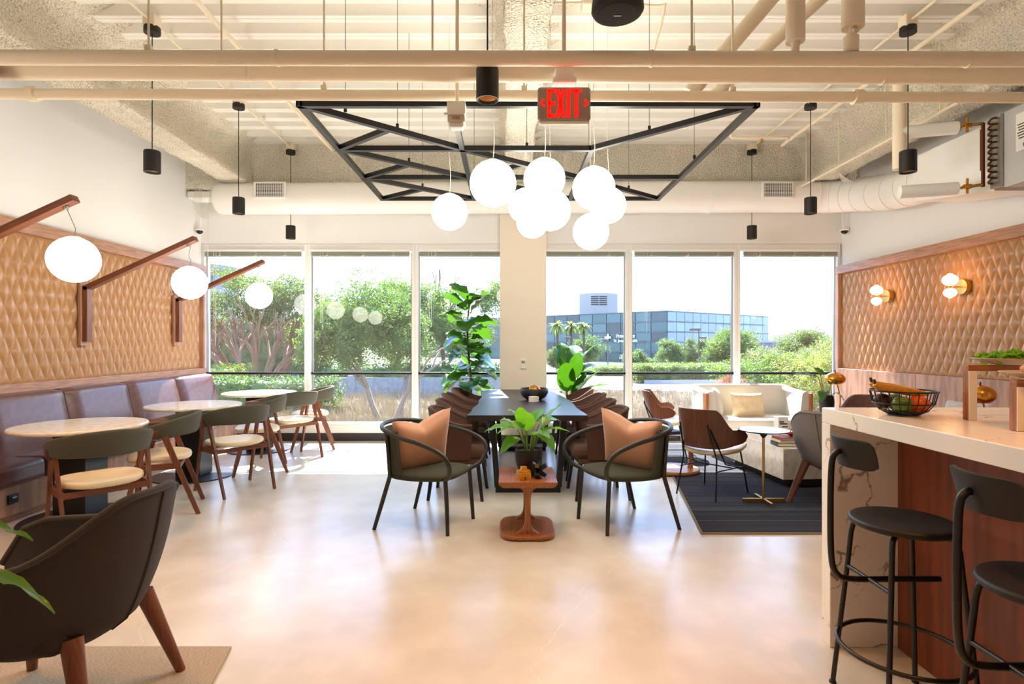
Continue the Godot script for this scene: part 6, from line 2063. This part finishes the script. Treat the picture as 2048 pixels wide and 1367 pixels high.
	tree("olive_shrub", "grey-green shrub mass behind the yellow-green tree", p(16.5, -1.6, 33), [[Vector3(-1.5, 1.4, 0), Vector3(2.6, 1.2, 1.5)], [Vector3(2.0, 1.6, 0), Vector3(2.4, 1.5, 1.5)]], 2200, 0.16, Color(0.48, 0.52, 0.3), [], "")
	tree("red_flower_shrub", "small shrub with red blossom outside the sofa window", p(6.6, -0.4, 17), [[Vector3(0, 0.45, 0), Vector3(0.5, 0.4, 0.5)]], 260, 0.07, Color(0.7, 0.16, 0.1), [], "")
	tree("green_shrub", "fresh green shrub outside the sofa window beside the red blossom", p(8.4, -0.4, 18), [[Vector3(0, 0.6, 0), Vector3(2.2, 0.75, 1.0)]], 1500, 0.11, Color(0.4, 0.55, 0.16), [], "")
	tree("round_tree", "round-crowned green tree before the end of the glass office block", p(27.5, -3.0, 70), [[Vector3(0, 3.9, 0), Vector3(4.1, 2.1, 3)], [Vector3(-1.5, 2.3, 0), Vector3(2.8, 1.5, 2)]], 1800, 0.3, Color(0.33, 0.47, 0.15), [[Vector3.ZERO, Vector3(0.05, 1, 0), 2.0, 0.2, 2]], "")
	tree("willow_tree", "drooping olive green tree between the hills and the sofa window", p(30.0, -2.6, 55), [[Vector3(-1, 3.4, 0), Vector3(3.0, 1.9, 2.5)], [Vector3(2.0, 2.6, 0), Vector3(2.6, 1.8, 2.5)]], 1800, 0.26, Color(0.38, 0.45, 0.20), [[Vector3.ZERO, Vector3(0.05, 1, 0), 1.8, 0.2, 2]], "")
	var TR := [[16.5, 120, 4.4, "light bushy tree before the dark panes by the column"], [27, 118, 2.6, "small tree before the office block between the street lamps"], [35, 122, 3.8, "dark tree under the corner of the office block"], [42, 124, 4.2, "second dark tree under the corner of the office block"], [50, 122, 4.4, "green tree under the sunny face of the office block"], [59, 118, 3.6, "green tree under the far face of the office block"], [10.5, 116, 2.8, "low tree behind the paddle-leaved plant"], [70, 112, 4.5, "tree at the far end of the office block"]]
	for e in TR:
		tree("distant_tree", e[3], p(e[0], -5.0, e[1]), [[Vector3(0, e[2], 0), Vector3(e[2], e[2] * 0.8, 3)]], 700, 0.5, Color(r_(0.28, 0.42), r_(0.4, 0.48), 0.18), [[Vector3.ZERO, Vector3(0.02, 1, 0), 2.0, 0.2, 0]], "trees before the office block")
	hedge("long clipped bright hedge above the concrete retaining wall", p(17.6, -2.55, 58), Vector3(9.4, 1.75, 3.0), 3200, 0.22, Color(0.42, 0.5, 0.16))
	hedge("flat-topped bright hedge by the white car", p(21.0, -4.0, 86), Vector3(15.5, 1.9, 2.5), 2600, 0.28, Color(0.5, 0.6, 0.18))
	hedge("low green bed inside the bend of the road", p(11.5, -3.9, 92), Vector3(6.5, 1.0, 4.0), 900, 0.28, Color(0.36, 0.48, 0.2))
	struct(mb().box(p(19.0, -2.9, 56.2), Vector3(11.0, 1.2, 0.3)), "retaining_wall", mat(Color(0.62, 0.6, 0.6), 0.9), "grey concrete retaining wall under the clipped hedge", "wall")
	# palms
	for e in [[9.4, "palm nearest the column before the office block"], [12.0, "palm in the middle of the three before the office block"], [14.4, "palm on the cooling tower side of the three before the office block"]]:
		var t := thing("palm_tree", e[1], "palm", p(e[0], -5.0, 108), 0, "palms before the office block")
		part(mb().tube([Vector3(0, 0, 0), Vector3(0.1, 5, 0), Vector3(0, 9.6, 0)], [0.32, 0.24, 0.22], 8), "trunk", M.bark, t)
		var fm := leafy(Color(0.36, 0.42, 0.16), Color(0.4, 0.5, 0.15), 0.5)
		var fl := leaf(2.2, 0.6, 1.0, 2, 0.1)
		for k in 30:
			leaf_part(fl, fm, t, Vector3(0, 9.5, 0), k * 2.4, r_(-0.7, 1.3), r_(0.75, 1.0))
	# cars and street lamps
	car("white car on the road beside the hedge bed", p(19.6, -4.75, 126), 0.05, Color(0.9, 0.9, 0.9))
	car("silver car half hidden behind the flat-topped hedge", p(30.0, -4.7, 120), 0.0, Color(0.75, 0.76, 0.78))
	car("dark blue car beyond the many-trunked tree", p(-52.0, -4.75, 140), 0.1, Color(0.14, 0.19, 0.32))
	car("grey car beside the dark blue one", p(-49.0, -4.8, 146), 0.1, Color(0.35, 0.38, 0.44))
	for e in [[23.5, 70, 6.0, "street lamp before the dark corner of the office block"], [11.0, 100, 6.2, "street lamp by the palms"], [33.0, 95, 6.0, "street lamp beside the round-crowned tree"], [38.5, 60, 5.4, "street lamp over the sofa window"], [18.5, 105, 6.0, "thin street lamp behind the hedge bed"], [26.5, 110, 6.0, "thin street lamp by the office block entrance"]]:
		lamp_post(e[3], p(e[0], ground_y(e[1]), e[1]), e[2])
	for k in 3:
		single(mb().tube([Vector3.ZERO, Vector3(0, 1.4, 0)], 0.12, 8), "bollard", mat(Color(0.15, 0.45, 0.25), 0.5), "green bollard beside the white car", "bollard", p(15.8 + k * 2.0, -4.7, 119), 0, "green bollards")
	# glass office block
	var A := p(50.5, -5, 180)
	var Bp := p(-40.0, -5, 268)
	var C := p(101, -5, 221)
	var H := 16.4
	var ob := thing("office_block", "long low office block of blue-green mirror glass", "building", Vector3.ZERO)
	var gl := []
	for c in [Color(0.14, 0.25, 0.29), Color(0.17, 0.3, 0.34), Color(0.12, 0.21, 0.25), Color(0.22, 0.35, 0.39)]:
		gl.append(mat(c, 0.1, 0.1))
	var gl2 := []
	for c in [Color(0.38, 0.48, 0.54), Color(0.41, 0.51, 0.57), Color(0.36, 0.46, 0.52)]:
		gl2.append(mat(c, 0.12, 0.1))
	var core := mb()
	core.hexa([A + Vector3(0, 0, -1), C + Vector3(-1, 0, -1), p(60, -5, 300), Bp + Vector3(0, 0, -1), A + Vector3(0, H, -1), C + Vector3(-1, H, -1), p(60, H - 5, 300), Bp + Vector3(0, H, -1)])
	part(core, "core", mat(Color(0.2, 0.24, 0.28), 0.5), ob)
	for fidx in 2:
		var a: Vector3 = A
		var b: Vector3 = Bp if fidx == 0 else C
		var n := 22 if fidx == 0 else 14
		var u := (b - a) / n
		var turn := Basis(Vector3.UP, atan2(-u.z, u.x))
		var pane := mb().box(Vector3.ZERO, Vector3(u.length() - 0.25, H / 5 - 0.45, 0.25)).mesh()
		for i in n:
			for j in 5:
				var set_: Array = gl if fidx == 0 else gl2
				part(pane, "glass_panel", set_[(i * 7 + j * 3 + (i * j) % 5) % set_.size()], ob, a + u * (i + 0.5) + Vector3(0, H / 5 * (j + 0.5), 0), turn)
		for j in 6:
			part(mb().box(Vector3.ZERO, Vector3((b - a).length(), 0.35, 0.5)), "floor_band", mat(Color(0.24, 0.3, 0.36), 0.4), ob, (a + b) / 2 + Vector3(0, H / 5 * j, 0), turn)
	# lettering on the dark face near the corner, and over the doors
	var dirL := (Bp - A).normalized()
	var sgn := Basis(Vector3.UP, atan2(-(-dirL).z, (-dirL).x))
	var sf := SystemFont.new()
	sf.font_names = PackedStringArray(["Droid Sans"])
	var wm := mat(Color(0.95, 0.95, 0.95), 0.5)
	for e in [["Providence", 15.0, 8.6, 0.09], ["St. Joseph Health", 15.0, 7.0, 0.075], ["alteryx", 13.5, -1.2 + 3.0, 0.16]]:
		var tm := TextMesh.new()
		tm.text = e[0]
		tm.font = sf
		tm.font_size = 16
		tm.pixel_size = e[3]
		tm.depth = 0.3
		part(tm, "lettering", wm, ob, A + dirL * e[1] + Vector3(0, e[2], 0) + sgn * Vector3(0, 0, 0.6), sgn)
	var cr := A + dirL * 22.0 + Vector3(0, 8.2, 0) + sgn * Vector3(0, 0, 0.6)
	part(mb().box(Vector3.ZERO, Vector3(2.4, 0.7, 0.3)).box(Vector3.ZERO, Vector3(0.7, 2.4, 0.3)), "cross_mark", wm, ob, cr, sgn)
	part(mb().box(Vector3.ZERO, Vector3(4.2, 2.6, 0.3)), "wall_sign", mat(Color(0.3, 0.38, 0.48), 0.4), ob, C + Vector3(-4, 9.5, 3.2), Basis(Vector3.UP, atan2(41, 50.5)))
	# plant tower on the roof
	var ct := thing("roof_tower", "pale eight-sided plant tower with louvres on the office block roof", "tower", p(35.5, 10.8, 225))
	var ring8 := []
	for k in 8:
		var a := TAU * (k + 0.5) / 8
		ring8.append(Vector2(cos(a) * 8.0, sin(a) * 8.0))
	part(mb().extrude(PackedVector2Array(ring8), 8.0, Transform3D(Basis(Vector3.RIGHT, -PI / 2), Vector3(0, 1.6, 0))), "drum", mat(Color(0.6, 0.58, 0.55), 0.8), ct)
	part(mb().tube([Vector3(0, 0, 0), Vector3(0, 1.7, 0)], 6.0, 16), "neck", mat(Color(0.4, 0.42, 0.45), 0.8), ct)
	for k in 5:
		for s in [-1.0, 1.0]:
			part(mb().box(Vector3(-0.6 + s * 1.6, 5.2 + k * 0.75, 7.45), Vector3(2.9, 0.42, 0.2)), "louvre", mat(Color(0.15, 0.16, 0.18), 0.8), ct)
	# low dark building and hills at the far end
	var lb := thing("low_building", "low grey-violet building behind the round-crowned tree", "building", p(62.0, -5.0, 138), -0.2)
	part(mb().box(Vector3(0, 3.2, 0), Vector3(34, 6.4, 8)), "body", mat(Color(0.42, 0.4, 0.46), 0.8), lb)
	part(mb().box(Vector3(0, 6.6, 0), Vector3(34.6, 0.4, 8.6)), "roof_edge", mat(Color(0.55, 0.55, 0.6), 0.7), lb)
	var hr := []
	var f := FastNoiseLite.new()
	f.frequency = 0.0022
	f.fractal_octaves = 4
	for i in 6:
		var row := PackedVector3Array()
		for k in 60:
			var x := lerpf(-900, 1700, k / 59.0)
			var e := sin(PI * i / 5.0)
			row.append(p(x, -10 + e * (52 + 40 * f.get_noise_2d(x, i * 30.0) - 22.0 * smoothstep(600, -200, x)), 1450 + i * 60))
		hr.append(row)
	struct(mb().grid(hr), "hills", mat(Color(0.27, 0.28, 0.22), 1.0), "low dry hills on the horizon behind the sofa window", "hills")
	var rb := thing("round_building", "pale building with a curved roof edge above the many-trunked tree", "building", p(-64, 0, 115))
	part(mb().lathe([Vector2(9, -5), Vector2(9, 15), Vector2(9, 15), Vector2(10, 15.2), Vector2(10, 16.4), Vector2(10, 16.4), Vector2(0, 16.6)], 40), "body", mat(Color(0.5, 0.52, 0.54), 0.7), rb)
	for k in 12:
		var a := PI / 2 - 0.9 + k * 0.16
		part(mb().box(Vector3(cos(a) * 9.02, 13.6, sin(a) * 9.02), Vector3(1.1, 1.2, 0.2), Basis(Vector3.UP, PI / 2 - a)), "window", mat(Color(0.3, 0.38, 0.45), 0.2), rb)
